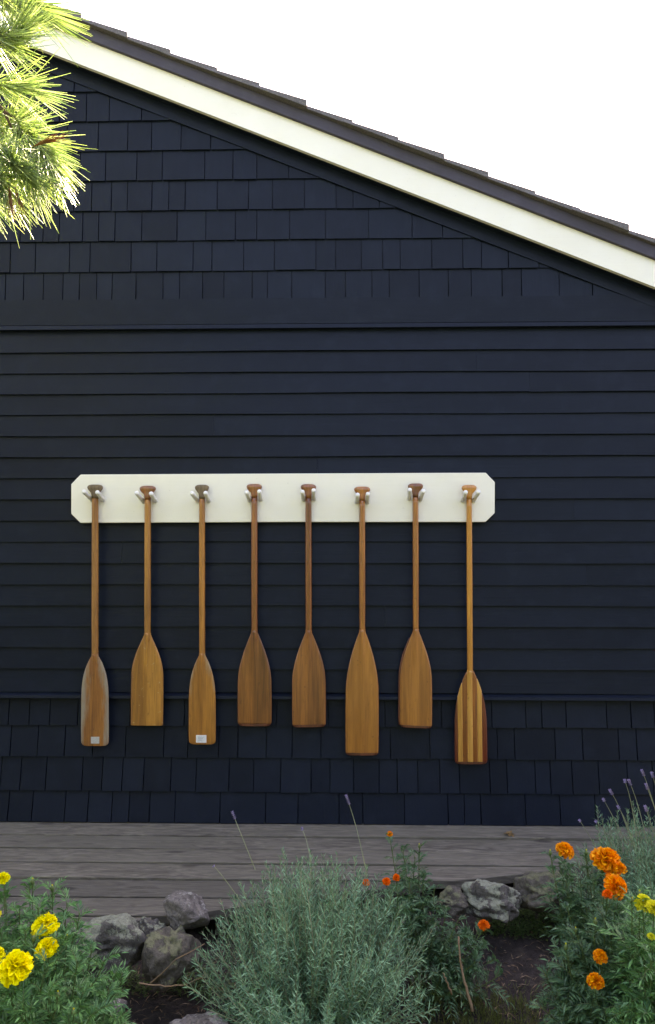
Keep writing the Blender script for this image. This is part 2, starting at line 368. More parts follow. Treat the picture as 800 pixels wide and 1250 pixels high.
# shingle courses: (v of butt line at u=400, v of the butt line above, joints u)
UP_ROWS = [
 (365.2, 331, [8, 30, 54, 78, 98, 119, 138, 167, 199.7, 220, 248, 274, 308.5, 327, 356.5, 397.5, 422, 454, 475, 511.5, 547, 575, 612.5, 636, 682, 722.5, 761, 795]),
 (330.5, 293.5, [14, 44.5, 86, 111, 161, 192.3, 236.5, 259.5, 298, 335.5, 386, 410, 441.3, 467, 488.3, 526.8, 564.5, 587.5, 620, 657, 700]),
 (293, 256.5, [-8, 26, 54, 73.5, 102, 121.5, 141.5, 174, 217, 252, 288, 314, 354, 397.5, 450, 503, 540, 580]),
 (256, 219.5, [-4, 31, 62, 91, 113, 137, 156.5, 186.5, 207, 227, 266, 304, 333, 372, 410.5, 431, 463, 500]),
 (219, 183, [-12, 22, 50, 71, 99, 130, 168, 199, 250.7, 285, 314, 353, 392]),
 (182.5, 146.5, [-3, 25, 58, 83, 121, 157, 186, 222, 258, 300]),
 (146, 110, [-6, 30, 74, 106.5, 134.5, 174, 208]),
 (109.5, 74, [-4, 28, 60, 92, 128]),
 (73.5, 38, [-8, 25, 55, 90]),
 (37.5, 2, [-10, 20, 50]), (1.5, -34, [-12, 20])]
LOW_ROWS = [
 (886, 853, [12, 37, 62, 96, 131, 160, 195, 226, 262, 300, 338, 362, 401, 437, 470, 503, 539, 561, 600, 641.5, 661, 690.5, 740, 769.5, 798]),
 (924.5, 887, [14, 47, 80, 114, 154, 200.5, 230, 267.5, 291, 325.5, 357, 392, 430, 476.5, 524.5, 566, 607, 628, 677.5, 711, 755, 777]),
 (966, 925, [2, 26, 57, 101, 125.5, 150, 176, 209, 240, 280, 310, 343, 380, 403, 432, 463, 485, 510, 537, 561, 598, 619, 653.5, 672, 698.5, 731, 766, 797]),
 (1008, 967, [11, 40, 80, 108, 137, 158, 183, 214, 269, 324.5, 364, 414, 443, 494, 547, 567, 587, 641.5, 684, 727, 770])]
GAP = 0.0055
FRIEZE_DROP = 0.062
side = MB()
def course(vb, vt, js, last=False):
    zb, zt = wall_z(vb), wall_z(vt); ztop = zt + 0.03
    if vb > 880 and vt < 870: ztop = zt
    if last: zb = 0.006
    xs = [PY(u, vb, wall_y(zb)).x for u in js]
    # beyond the picture on both sides the course goes on at random widths
    lo = xs[0]
    left = []
    while lo > XL + 0.03:
        lo -= random.uniform(0.09, 0.21); left.append(max(lo, XL))
    right = []; hi = xs[-1]
    while hi < XR - 0.03:
        hi += random.uniform(0.09, 0.21); right.append(min(hi, XR))
    allx = list(reversed(left)) + xs + right
    for k, (x0, x1) in enumerate(zip(allx[:-1], allx[1:])):
        if zb > roof_h(x0, -0.05) - (FRIEZE_DROP - 0.05) and zb > roof_h(x1, -0.05) - (FRIEZE_DROP - 0.05) and zb > 1: continue
        seen = -60 < CX + (x0 - 0.07) * 225 and CX + x0 * 225 < 830
        t_ = random.uniform(0.0125, 0.0165) if zb > 1 else random.uniform(0.015, 0.02)
        zz = min(ztop, roof_h(max(abs(x0 - X_RIDGE), abs(x1 - X_RIDGE)) + X_RIDGE, RK_H + BAND_H - 0.03))
        hull_piece('shingle', x0 + GAP / 2, x1 - GAP / 2, zb + random.uniform(-.0012, .0012), zz, t_, 0.003,
                   tilt=random.uniform(-.001, .001), mb=None if seen else side, m=M['shingle'], wob=0.0006)
for r in UP_ROWS: course(*r)
for i, r in enumerate(LOW_ROWS): course(*r, last=(i == 3))
o = side.build('shingle_field', M['shingle'], house); o['kind'] = 'stuff'

# clapboards (butt lines read at u = 700)
butts = [427, 453, 478.5, 504.3, 530.5, 556.5, 582.3, 608.8, 635, 661, 687.5, 714, 739.5, 765.5, 791.5, 817.5, 846.2]
joints = {1: [581], 2: [646], 4: [262], 6: [388], 8: [700], 10: [150], 11: [715], 13: [470], 15: [250]}
prev = wall_z(401, 700)
for i, v in enumerate(butts):
    zb, zt = wall_z(v, 700), prev; prev = zb
    cuts = [XL] + sorted(PY(u, v, 0).x for u in joints.get(i, [])) + [XR]
    for x0, x1 in zip(cuts[:-1], cuts[1:]):
        n = max(3, int((x1 - x0) / 0.3)); mb = MB(); ph = random.uniform(0, 9); tb0 = random.uniform(0.017, 0.020)
        ring = []
        for k in range(n + 1):
            x = x0 + 0.0004 + (x1 - x0 - 0.0008) * k / n
            dz = 0.0016 * math.sin(x * 1.7 + ph) + 0.0008 * math.sin(x * 5.1 + ph * 2); tb = tb0 + 0.0012 * math.sin(x * 2.3 + ph)
            ring.append([(x, -tb, zb + dz), (x, -0.0035, zt + 0.02), (x, 0.001, zt + 0.02), (x, -0.004, zb + dz)])
        for rr in ring: mb.v.extend(rr)
        for k in range(n):
            for j in range(4):
                mb.f.append((k * 4 + j, k * 4 + (j + 1) % 4, (k + 1) * 4 + (j + 1) % 4, (k + 1) * 4 + j))
        mb.f += [(3, 2, 1, 0), (n * 4, n * 4 + 1, n * 4 + 2, n * 4 + 3)]
        # faces were wound along x: flip so that they look outwards
        mb.f = [tuple(reversed(f)) for f in mb.f]
        mb.build('clapboard', M['clap'], house)
# belt board and its drip moulding, lower ledge
zb, zt = wall_z(396), wall_z(365.6)
q = MB(); q.hexa([(XL, -.018, zb), (XR, -.018, zb), (XR, -.0165, zt + .004), (XL, -.0165, zt + .004), (XL, .001, zb), (XR, .001, zb), (XR, .001, zt + .004), (XL, .001, zt + .004)])
q.build('belt_board', M['trimnavy'], house)
z0, z1 = wall_z(402.5), wall_z(397.4)
q = MB(); q.hexa([(XL, -.034, z0), (XR, -.034, z0), (XR, -.028, z1), (XL, -.028, z1), (XL, .001, z0), (XR, .001, z0), (XR, .001, z1), (XL, .001, z1)])
q.build('drip_moulding', M['trimnavy'], house)
z0, z1 = wall_z(851.5), wall_z(846.0)
q = MB(); q.hexa([(XL, -.046, z0), (XR, -.046, z0), (XR, -.042, z1 - .010), (XL, -.042, z1 - .010), (XL, .001, z0 - .003), (XR, .001, z0 - .003), (XR, .001, z1 + .004), (XL, .001, z1 + .004)])
q.build('water_table', M['trimnavy'], house)
# corner boards
for x0, x1 in ((XL - .02, XL + .09), (XR - .09, XR + .02)):
    q = MB(); q.box(x0, x1, -.028, .12, Z_FL0 + .01, roof_h((x0 + x1) / 2, -0.03)); q.build('corner_board', M['trimnavy'], house)

# gable trim: frieze, soffit, rake boards and dark roof edge, on both slopes
X_E = X_RIDGE + (rake_bot(X_RIDGE) - Z_EAVE) / -SL      # eave on the right
X_EL = -4.1
def slope_strip(x0, x1, o0, o1, y0, y1, name, m):
    q = MB(); q.prism_y([(x0, roof_h(x0, o0)), (x1, roof_h(x1, o0)), (x1, roof_h(x1, o1)), (x0, roof_h(x0, o1))], y0, y1)
    return q.build(name, m, house)
for x0, x1 in ((X_RIDGE, X_E), (X_EL, X_RIDGE)):
    xa, xb = max(x0, XL), min(x1, XR)
    slope_strip(xa, xb, -FRIEZE_DROP - 0.006, 0.03, -.0185, 0.0, 'frieze_board', M['trimnavy'])
    slope_strip(x0, x1, 0.006, 0.028, RK_Y + .022, -.0189, 'soffit', M['trimnavy'])
    slope_strip(x0, x1, 0, RK_H, RK_Y, RK_Y + .0215, 'rake_board', M['white'])
    slope_strip(x0, x1, RK_H + .0005, RK_H + BAND_H, RK_Y - .02, RK_Y + .06, 'roof_edge_board', M['fasciadark'])
# roof deck and shingle courses
roof = empty('roof'); roof.parent = house
OFF = RK_H + BAND_H
for x0, x1 in ((X_RIDGE, X_E), (X_EL, X_RIDGE)):
    q = MB(); q.prism_y([(x0, roof_h(x0, OFF - .05)), (x1, roof_h(x1, OFF - .05)), (x1, roof_h(x1, OFF + .0)), (x0, roof_h(x0, OFF + .0))], RK_Y + .0605, DEPTH + .1)
    q.build('roof_deck', M['fasciadark'], roof)
STEP = (PY(429.5, 150, RK_Y).x - PY(374.8, 127, RK_Y).x)
xs0 = PY(374.8, 127, RK_Y).x
def roof_course(x_butt, x_top, sgn):
    mb = MB(); y = RK_Y - .045; n = 0
    while y < DEPTH + .1:
        wd = random.uniform(0.2, 0.42) if n else random.uniform(0.12, 0.3); y2 = min(y + wd, DEPTH + .12)
        th = random.uniform(0.027, 0.039); jb = random.uniform(-.008, .008); f0 = random.uniform(-.012, .006) if n == 0 else 0.0
        xb, xt = x_butt + jb, x_top
        def pt(x, yy, o): return (x, yy, roof_h(x, OFF + o))
        p = [pt(xt, y + f0, .001), pt(xb, y + f0, .004), pt(xb, y + f0, th), pt(xt, y + f0 + .004, .016), pt(xt, y2 - .003, .001), pt(xb, y2 - .003, .004), pt(xb, y2 - .003, th), pt(xt, y2 - .003, .016)]
        mb.hexa(p); y = y2; n += 1
    o = mb.build('roof_shingle_course', M['roof'], roof); return o
k = 0; x = xs0
while x > X_RIDGE: x -= STEP
while x + STEP < X_E + .06:
    roof_course(x + STEP, max(x - 0.05, X_RIDGE), 1); x += STEP
x = X_RIDGE
while x > X_EL:
    roof_course(x - STEP, min(x + .05, X_RIDGE), -1); x -= STEP

# ------------------------------------------------------------------ deck
deck = empty('wooden_deck', (0, 0, 0)); tag(deck, 'weathered grey plank deck below the navy wall, cut off obliquely in front', 'deck')
vs_deck = [1008.5, 1021.5, 1037.6, 1055, 1074.2, 1096.3, 1120, 1148, 1181, 1219]
ys = [PZ(400, v, 0).y for v in vs_deck]; ys[0] = -FL + .012
def clip_poly(poly, cut):  # keep y > deck_edge(x)
    out = []
    for i in range(len(poly)):
        a, b = poly[i], poly[(i + 1) % len(poly)]
        da, db = a[1] - deck_edge(a[0]), b[1] - deck_edge(b[0])
        if da >= 0: out.append(a)
        if da * db < 0:
            t = da / (da - db); out.append((a[0] + (b[0] - a[0]) * t, a[1] + (b[1] - a[1]) * t))
    return out
xs_d = [-3.2 + 6.4 * i / 128 for i in range(129)]
for y1, y0 in zip(ys[:-1], ys[1:]):
    mb = MB(); ph = random.uniform(0, 9); dzp = random.uniform(-.003, .001)
    jag = 0.0
    pts_t, pts_b = [], []
    for x in xs_d:
        e = deck_edge(x) + 0.006 * mnoise.noise(Vector((x * 6, 0, 1)))
        yt = y1 - 0.0065 + 0.0012 * math.sin(x * 2.1 + ph); yb = max(y0 + 0.0065 + 0.0012 * math.sin(x * 1.7 + ph), e)
        if yt - yb < 0.012: continue
        pts_t.append((x, yt)); pts_b.append((x, yb))
    if len(pts_t) < 3: continue
    n = len(pts_t)
    for (x, yt), (_, yb) in zip(pts_t, pts_b):
        z = dzp + 0.0018 * math.sin(x * 1.3 + ph)
        mb.v += [(x, yt, z - .005), (x, yt - .005, z), (x, (yt + yb) / 2, z + .0015), (x, yb + .003, z), (x, yb, z - .002), (x, yb, z - .036), (x, yt, z - .036)]
    for i in range(n - 1):
        for j in range(7):
            mb.f.append((i * 7 + j, i * 7 + (j + 1) % 7, (i + 1) * 7 + (j + 1) % 7, (i + 1) * 7 + j))
    mb.f += [tuple(range(6, -1, -1)), tuple((n - 1) * 7 + j for j in range(7))]
    mb.f = [tuple(reversed(f)) for f in mb.f]
    mb.build('plank', M['deck'], deck)
for xj in (-2.6, -1.9, -1.2, -0.5, 0.2, 0.9, 1.6, 2.3):
    q = MB(); q.box(xj - .02, xj + .02, deck_edge(xj) + .07, -.17, -.145, -.0395); q.build('joist', M['deck'], deck)

# ------------------------------------------------------------------ paddle rack
RB0, RB1 = -.022, -.047
rack = empty('paddle_rack', tuple(PY(346, 638, RB1))); tag(rack, 'white painted board with clipped corners and pairs of pegs on the navy wall', 'rack')
ro = Vector(rack.location)
out = [(98.2, 638.3), (346, 637.2), (593, 637.2), (604.2, 626.2), (604.4, 588.5), (593.3, 577), (346, 578), (98.4, 579.2), (87, 591), (87, 627.2)]
pts = [PY(u, v, RB1) for u, v in out]
q = MB(); q.prism_y([(p.x - ro.x, p.z - ro.z) for p in pts], 0.0, RB0 - RB1)
o = q.build('board', M['white'], rack)
bv = o.modifiers.new('bevel', 'BEVEL'); bv.width = 0.003; bv.segments = 2; bv.limit_method = 'ANGLE'

# paddles: shaft u top, shaft u throat, grip top v, grip width px, throat v, full-width v, blade centre u, blade half width px, bottom v, profile power
PAD_Y = -0.075
PX = abs((PY(401, 700, PAD_Y) - PY(400, 700, PAD_Y)).x)
M['p1'] = wood_mat('paddle_wood_weathered', (0.43, 0.20, 0.055), (0.25, 0.105, 0.03), 0.6, worn=0.075, worn_col=(0.25, 0.21, 0.155), coat=0.0, wz=(0.25, 1.0))
M['p1s'] = wood_mat('paddle_shaft_weathered', (0.47, 0.255, 0.085), (0.30, 0.14, 0.045), 0.55, coat=0.0)
M['p2'] = wood_mat('paddle_wood_golden', (0.50, 0.26, 0.062), (0.34, 0.155, 0.034), 0.45, scuff=0.6)
M['p2s'] = wood_mat('paddle_shaft_golden', (0.50, 0.26, 0.062), (0.34, 0.155, 0.034), 0.45)
M['p3'] = wood_mat('paddle_wood_amber', (0.52, 0.255, 0.055), (0.33, 0.14, 0.03), 0.45, worn=0.10, worn_col=(0.32, 0.25, 0.16), wz=(0.33, 2.2))
M['p3s'] = wood_mat('paddle_shaft_amber', (0.52, 0.255, 0.055), (0.33, 0.14, 0.03), 0.45)
M['p4'] = wood_mat('paddle_wood_brown', (0.32, 0.135, 0.040), (0.15, 0.056, 0.018), 0.4)
M['p4s'] = wood_mat('paddle_shaft_brown', (0.36, 0.145, 0.042), (0.19, 0.062, 0.017), 0.3, coat=0.5)
M['p5'] = wood_mat('paddle_wood_umber', (0.35, 0.15, 0.045), (0.18, 0.07, 0.022), 0.42)
M['p6'] = wood_mat('paddle_wood_honey', (0.47, 0.225, 0.058), (0.35, 0.15, 0.038), 0.4, streak=0.5)
M['p6s'] = wood_mat('paddle_shaft_honey', (0.50, 0.225, 0.06), (0.28, 0.10, 0.026), 0.3, coat=0.5)
M['p7'] = wood_mat('paddle_wood_tan', (0.45, 0.21, 0.057), (0.33, 0.135, 0.034), 0.42, streak=0.6)
M['p8pale'] = wood_mat('paddle_strip_ash', (0.68, 0.41, 0.14), (0.55, 0.30, 0.085), 0.3, streak=0.4, coat=0.3)
M['p8brown'] = wood_mat('paddle_strip_cedar', (0.33, 0.12, 0.032), (0.19, 0.065, 0.018), 0.3, coat=0.3)
M['p8red'] = wood_mat('paddle_strip_mahogany', (0.20, 0.036, 0.018), (0.115, 0.02, 0.011), 0.3, coat=0.3)
M['p8shaft'] = wood_mat('paddle_shaft_varnished', (0.66, 0.345, 0.085), (0.52, 0.235, 0.05), 0.28, streak=0.4, coat=0.4)
M['greygrip'] = wood_mat('worn_grey_grip', (0.26, 0.225, 0.185), (0.14, 0.115, 0.095), 0.75, coat=0.0)
M['redtip'] = wood_mat('dark_red_tip', (0.17, 0.055, 0.03), (0.10, 0.03, 0.018), 0.5)
PADS = [
 dict(top=116.4, thr=116.2, gv=591.5, gw=19.5, tv=800.5, fv=862, bc=116.1, hw=16.9, bv=910.4, pw=3.1, cr=5.5, sw=4.1, blade='p1', shaft='p1s', grip='greygrip',
      label='weathered wooden paddle with grey worn edges and a white sticker low on its blade', sticker=(112, 899, 122, 907)),
 dict(top=180.6, thr=180.3, gv=593, gw=20.5, tv=775, fv=826, bc=179.6, hw=19.7, bv=885.5, pw=0, cr=1.2, sw=4.0, blade='p2', shaft='p2s', grip='p4s',
      label='golden wooden paddle with a square-cut blade end and pale scuffs across its blade'),
 dict(top=246.8, thr=247.0, gv=591.8, gw=17.6, tv=800, fv=864, bc=247.1, hw=16.4, bv=908.5, pw=2.9, cr=5, sw=3.7, blade='p3', shaft='p3s', grip='greygrip',
      label='narrow amber paddle with grey worn shoulders and a bright white sticker low on its blade', sticker=(240, 897, 252.4, 906)),
 dict(top=310.6, thr=310.9, gv=590.8, gw=19.2, tv=772, fv=835, bc=311.1, hw=20.6, bv=886.3, pw=0, cr=5.5, sw=3.9, blade='p4', shaft='p4s', grip='p4s', tip=True,
      label='dark brown wooden paddle beside the amber paddle, with broad rounded blade corners'),
 dict(top=376.7, thr=377.0, gv=591, gw=19.2, tv=772, fv=834, bc=377.6, hw=20.4, bv=887.4, pw=0, cr=4.5, sw=3.9, blade='p5', shaft='p4s', grip='p4s', tip=True, rot=6,
      label='dull umber wooden paddle with dark scratches, between the dark brown and the long honey paddle'),
 dict(top=442.3, thr=442.5, gv=594, gw=20, tv=771, fv=842, bc=442.1, hw=19.9, bv=921.8, pw=1.7, cr=4.5, sw=3.7, blade='p6', shaft='p6s', grip='p6s', tip=True,
      label='honey coloured wooden paddle with a long plain smooth blade and dark tip'),
 dict(top=507.4, thr=507.8, gv=590, gw=18.7, tv=770.5, fv=832, bc=508.0, hw=19.2, bv=888.4, pw=0, cr=4.0, sw=3.6, blade='p7', shaft='p6s', grip='p4s', tip=True, rot=-9, edge=True,
      label='tan wooden paddle with a dark edge along one side, next to the striped paddle'),
 dict(top=572.8, thr=574.0, gv=592, gw=18.4, tv=818, fv=892, bc=575.3, hw=19.5, bv=932.6, pw=2.4, cr=4.5, sw=3.5, blade='p8', shaft='p8shaft', grip='p8shaft', tip=True,
      label='glossy paddle with a blade of pale, brown and red laminated stripes')]
def make_paddle(d):
    def X(u, v): return PY(u, v, PAD_Y).x
    zb = PY(d['bc'], d['bv'], PAD_Y).z; xb = X(d['bc'], d['bv'])
    root = empty('canoe_paddle', (xb, PAD_Y, zb)); tag(root, d['label'], 'paddle', 'paddles hanging on the white rack')
    root.rotation_euler = (0, 0, R(d.get('rot', 0)))
    z = lambda v: PY(d['bc'], v, PAD_Y).z - zb
    zt, zf, zg = z(d['tv']), z(d['fv']), z(d['gv'])
    W = d['hw'] * PX; s = d['sw'] * PX; cr = d['cr'] * PX
    xt = X(d['thr'], d['tv']) - xb; xg = X(d['top'], d['gv']) - xb
    tip_h = 0.013 if d.get('tip') else 0.0
    def hw(zz):
        if zz >= zt: return s
        if zz >= zf:
            t = (zt - zz) / (zt - zf)
            f = math.sin(math.pi / 2 * t) if d['pw'] == 0 else (1 - (1 - t) ** d['pw'])
            w_ = s + (W - s) * f
        else: w_ = W * (1 + 0.012 * math.sin((zz / zf) * math.pi))
        if zz < cr: w_ -= cr - math.sqrt(max(0, cr * cr - (cr - zz) ** 2))
        return w_
    def cxz(zz): return xt * max(0, min(1, (zz / zt))) if zz <= zt else xt + (xg - xt) * (zz - zt) / (zg - zt)
    def thick(xr, zz):   # half thickness at |x|/halfwidth
        edge = 0.0042; a = max(0.0, min(1.0, zz / zt)); ridge = 0.0035 + (s * 0.95 - 0.0035) * a ** 3.2
        if zz > zt: ridge = s * 0.95
        sp = math.exp(-(xr * hw(min(zz, zt)) / (s * (0.6 + .5 * (1 - a)))) ** 2 * 0.8) if a > 0 else 0
        e = edge * (1 - max(0.0, (abs(xr) - .82) / .18) * 0.55)
        return e + ridge * sp
    def solid(xa, xb_, z0, z1, name, m, shrink=1.0, nxx=13):
        zl = sorted(set([z0, z1] + [z0 + (z1 - z0) * i / 44 for i in range(45)] + [q_ for q_ in (cr * .06, cr * .15, cr * .3, cr * .5, cr * .75) if z0 < q_ < z1]))
        mb = MB(); rows = []
        for zz in zl:
            h = hw(zz) * shrink; l, r_ = max(-h, xa), min(h, xb_)
            if r_ - l < 0.0006: continue
            row = []
            for k in range(nxx):
                x = l + (r_ - l) * k / (nxx - 1); row.append((x, -thick(x / max(h, 1e-4), zz) * (1 if shrink == 1 else .8), zz))
            for k in range(nxx - 1, -1, -1):
                x = l + (r_ - l) * k / (nxx - 1); row.append((x, thick(x / max(h, 1e-4), zz) * (1 if shrink == 1 else .8), zz))
            rows.append([(x + cxz(zz), y, zz) for x, y, zz in row])
        n = 2 * nxx
        for row in rows: mb.v.extend(row)
        for i in range(len(rows) - 1):
            for j in range(n): mb.f.append((i * n + j, i * n + (j + 1) % n, (i + 1) * n + (j + 1) % n, (i + 1) * n + j))
        mb.f += [tuple(range(n - 1, -1, -1)), tuple((len(rows) - 1) * n + j for j in range(n))]
        o = mb.build(name, m, root, True)
        return o
    big = 9.0
    if d['blade'] == 'p8':
        u0 = 575.3; e = [(555.8, 559.5, 'p8red'), (559.5, 565.6, 'p8pale'), (565.6, 571.2, 'p8brown'), (571.2, 577.7, 'p8pale'), (577.7, 583.1, 'p8brown'), (583.1, 589.1, 'p8pale'), (589.1, 595.5, 'p8red')]
        bl = empty('blade'); bl.parent = root
        for i, (ua, ub, mm) in enumerate(e):
            xa = (ua - u0) * PX + .0002; xb_ = (ub - u0) * PX - .0002
            if i == 0: xa = -big
            if i == 6: xb_ = big
            st = solid(xa, xb_, tip_h, zt - .001, 'strip', M[mm], nxx=5); st.parent = bl
    else:
        bl = solid(-big, big, tip_h, zt + 0.012, 'blade', M[d['blade']])
    if tip_h: solid(-big, big, 0.0, tip_h - .0004, 'tip', M['redtip'], nxx=9)
    if d.get('edge'):
        mb = MB(); path = [(cxz(zz) - hw(zz) - .0035, .006, zz) for zz in [0.012 + (zt * .93 - .012) * i / 24 for i in range(25)]]
        mb.tube(path, [0.0065 * min(1, .35 + (24 - i) / 6) for i in range(25)], 6); mb.build('edge_strip', M['redtip'], root, True)
    # shaft: oval, slightly waisted
    mb = MB(); z0 = zt - 0.05; zn = zg - 0.075; n = 10; L = 24
    for i in range(L + 1):
        zz = z0 + (zn - z0) * i / L; r_ = s * (0.96 + 0.05 * math.sin(i / L * 3.1)) * (0.86 if i == 0 else 1)
        for j in range(n):
            a = 2 * math.pi * j / n; mb.v.append((cxz(zz) + r_ * math.cos(a), 1.04 * r_ * math.sin(a), zz))
    for i in range(L):
        for j in range(n): mb.f.append((i * n + j, i * n + (j + 1) % n, (i + 1) * n + (j + 1) % n, (i + 1) * n + j))
    mb.f += [tuple(range(n - 1, -1, -1)), tuple(L * n + j for j in range(n))]
    mb.build('shaft', M[d['shaft']], root, True)
    # pear-shaped grip that flares to a rounded top edge
    mb = MB(); G = d['gw'] / 2 * PX; n = 16
    prof = [(0.0, s * .97, s), (0.2, s * 1.02, s), (0.38, s * 1.18, s * .95), (0.54, G * .74, s * .9), (0.68, G * .94, s * .95), (0.8, G, s * 1.0), (0.9, G * .93, s * .85), (0.96, G * .76, s * .55), (1.0, G * .48, s * .2)]
    for t, a_x, a_y in prof:
        zz = zn + (zg - zn) * t
        for j in range(n):
            a = 2 * math.pi * j / n; ca, sa = math.cos(a), math.sin(a)
            pw_ = 0.8; mb.v.append((cxz(zz) + a_x * math.copysign(abs(ca) ** pw_, ca), a_y * math.copysign(abs(sa) ** pw_, sa), zz))
    for i in range(len(prof) - 1):
        for j in range(n): mb.f.append((i * n + j, i * n + (j + 1) % n, (i + 1) * n + (j + 1) % n, (i + 1) * n + j))
    mb.f += [tuple(range(n - 1, -1, -1)), tuple((len(prof) - 1) * n + j for j in range(n))]
    mb.build('grip', M[d['grip']], root, True)
    if d.get('sticker'):
        ua, va, ub, vb = d['sticker']; x0, x1 = X(ua, va) - xb, X(ub, va) - xb; y = -0.0102
        mb = MB(); mb.box(x0, x1, y, y + .008, z(vb), z(va)); st = mb.build('sticker', M['sticker'] if d['bc'] > 200 else M['dullsticker'], root)
        mb = MB(); w_ = x1 - x0
        for k in range(3): mb.box(x0 + w_ * .2, x1 - w_ * (.2 + .1 * k), y - .0006, y + .001, z(va) - .011 - k * .008, z(va) - .008 - k * .008)
        mb.build('print', M['print'], st)
    return root
for d in PADS:
    make_paddle(d)
    zg = PY(d['top'], d['gv'], PAD_Y).z; xg = PY(d['top'], d['gv'], PAD_Y).x
    s = d['sw'] * PX
    for sg in (-1, 1):
        jx = random.uniform(-.004, .004); rp = 0.0115
        base = Vector((xg + sg * (s + rp + .0015) + jx * .4, RB1 + .004, zg - 0.082 + random.uniform(-.004, .004)))
        tip = base + Vector((jx * 1.4 + sg * .003, -.112, .036 + random.uniform(-.005, .005)))
        ax = (tip - base)
        mb = MB(); mb.tube([base - ro, base + ax * .5 - ro, tip - ax * .03 - ro, tip - ro], [rp * .96, rp, rp, rp * .8], 14)
        mb.build('peg', M['peg'], rack, True)

# ------------------------------------------------------------------ rocks
def rock(label, u, v, hwp, hhp, depth, m, seed, thick=0.9, rough=0.34, ang=0, vert=(0, 0), cat='rock', name='garden_rock'):
    p = PD(u, v, depth); k = depth / F_PX
    bm = bmesh.new(); bmesh.ops.create_icosphere(bm, subdivisions=5, radius=1.0)
    rx, rz = hwp * k * 1.15, hhp * k * 1.13; ry = (rx + rz) / 2 * thick
    rot = Matrix.Rotation(R(ang), 3, 'Y')
    # facet planes knock corners off the ball
    rr = random.Random(seed); planes = [(Vector((rr.gauss(0, 1), rr.gauss(0, 1), rr.gauss(0, 1))).normalized(), rr.uniform(.6, .9)) for _ in range(13)]
    for vt in bm.verts:
        c = vt.co.normalized(); r_ = 1.12
        for n_, dd in planes:
            t = c.dot(n_)
            if t > 1e-3: r_ = min(r_, dd / t)
        r_ += rough * 0.5 * mnoise.fractal(c * 2.2 + Vector((seed, 0, 0)), 0.9, 2.1, 6) + 0.10 * (abs(mnoise.noise(c * 3.4 + Vector((seed, 5, 0)))) - .25) + 0.03 * mnoise.noise(c * 14 + Vector((seed, 5, 0)))
        c = c * r_; vt.co = rot @ Vector((c.x * rx, c.y * ry, c.z * rz))
    bmesh.ops.smooth_vert(bm, verts=bm.verts, factor=0.25, use_axis_x=True, use_axis_y=True, use_axis_z=True)
    me = bpy.data.meshes.new(name); bm.to_mesh(me); bm.free(); me.materials.append(m)
    me.polygons.foreach_set('use_smooth', [True] * len(me.polygons))
    o = bpy.data.objects.new(name, me); col.objects.link(o); o.location = p
    tag(o, label, cat, 'rocks along the deck edge'); return o
rock('large squat boulder covered in pale green lichen beside the yellow marigolds', 137, 1152, 46, 31, 2.36, M['rock'], 3, ang=-8)
rock('small angular grey rock wedged between the lichen boulder and the tall brown rock', 186, 1137, 16, 15, 2.40, M['rock'], 8)
rock('rounded speckled pale grey rock resting on top of the tall brown rock', 232, 1114, 29, 19, 2.42, M['rock3'], 15, ang=8, rough=.2)
rock('tall brown rock with a mossy hollow under the speckled rock', 210, 1166, 28, 38, 2.32, M['rock2'], 22, ang=10)
rock('squat grey rock with a pale lichen top under the deck edge, beside the bare soil', 605, 1099, 37, 21, 2.72, M['rock'], 33)
rock('brown rock with mossy top under the deck edge, beside the orange marigolds', 664, 1092, 33, 24, 2.76, M['rock2'], 41, ang=6)
rock('small dull brown rock half hidden by leaves under the deck edge', 551, 1101, 20, 14, 2.70, M['rock2'], 52)
rock('pale weathered stone lying low in the soil before the lavender', 240, 1262, 42, 18, 2.10, M['rock3'], 61)
rock('small reddish stone poking out of the yellow marigold leaves', 141, 1228, 13, 9, 2.14, M['rock3'], 71)
rock('small mossy stone behind the orange marigold stems at the deck edge', 712, 1074, 22, 16, 2.82, M['rock2'], 83)

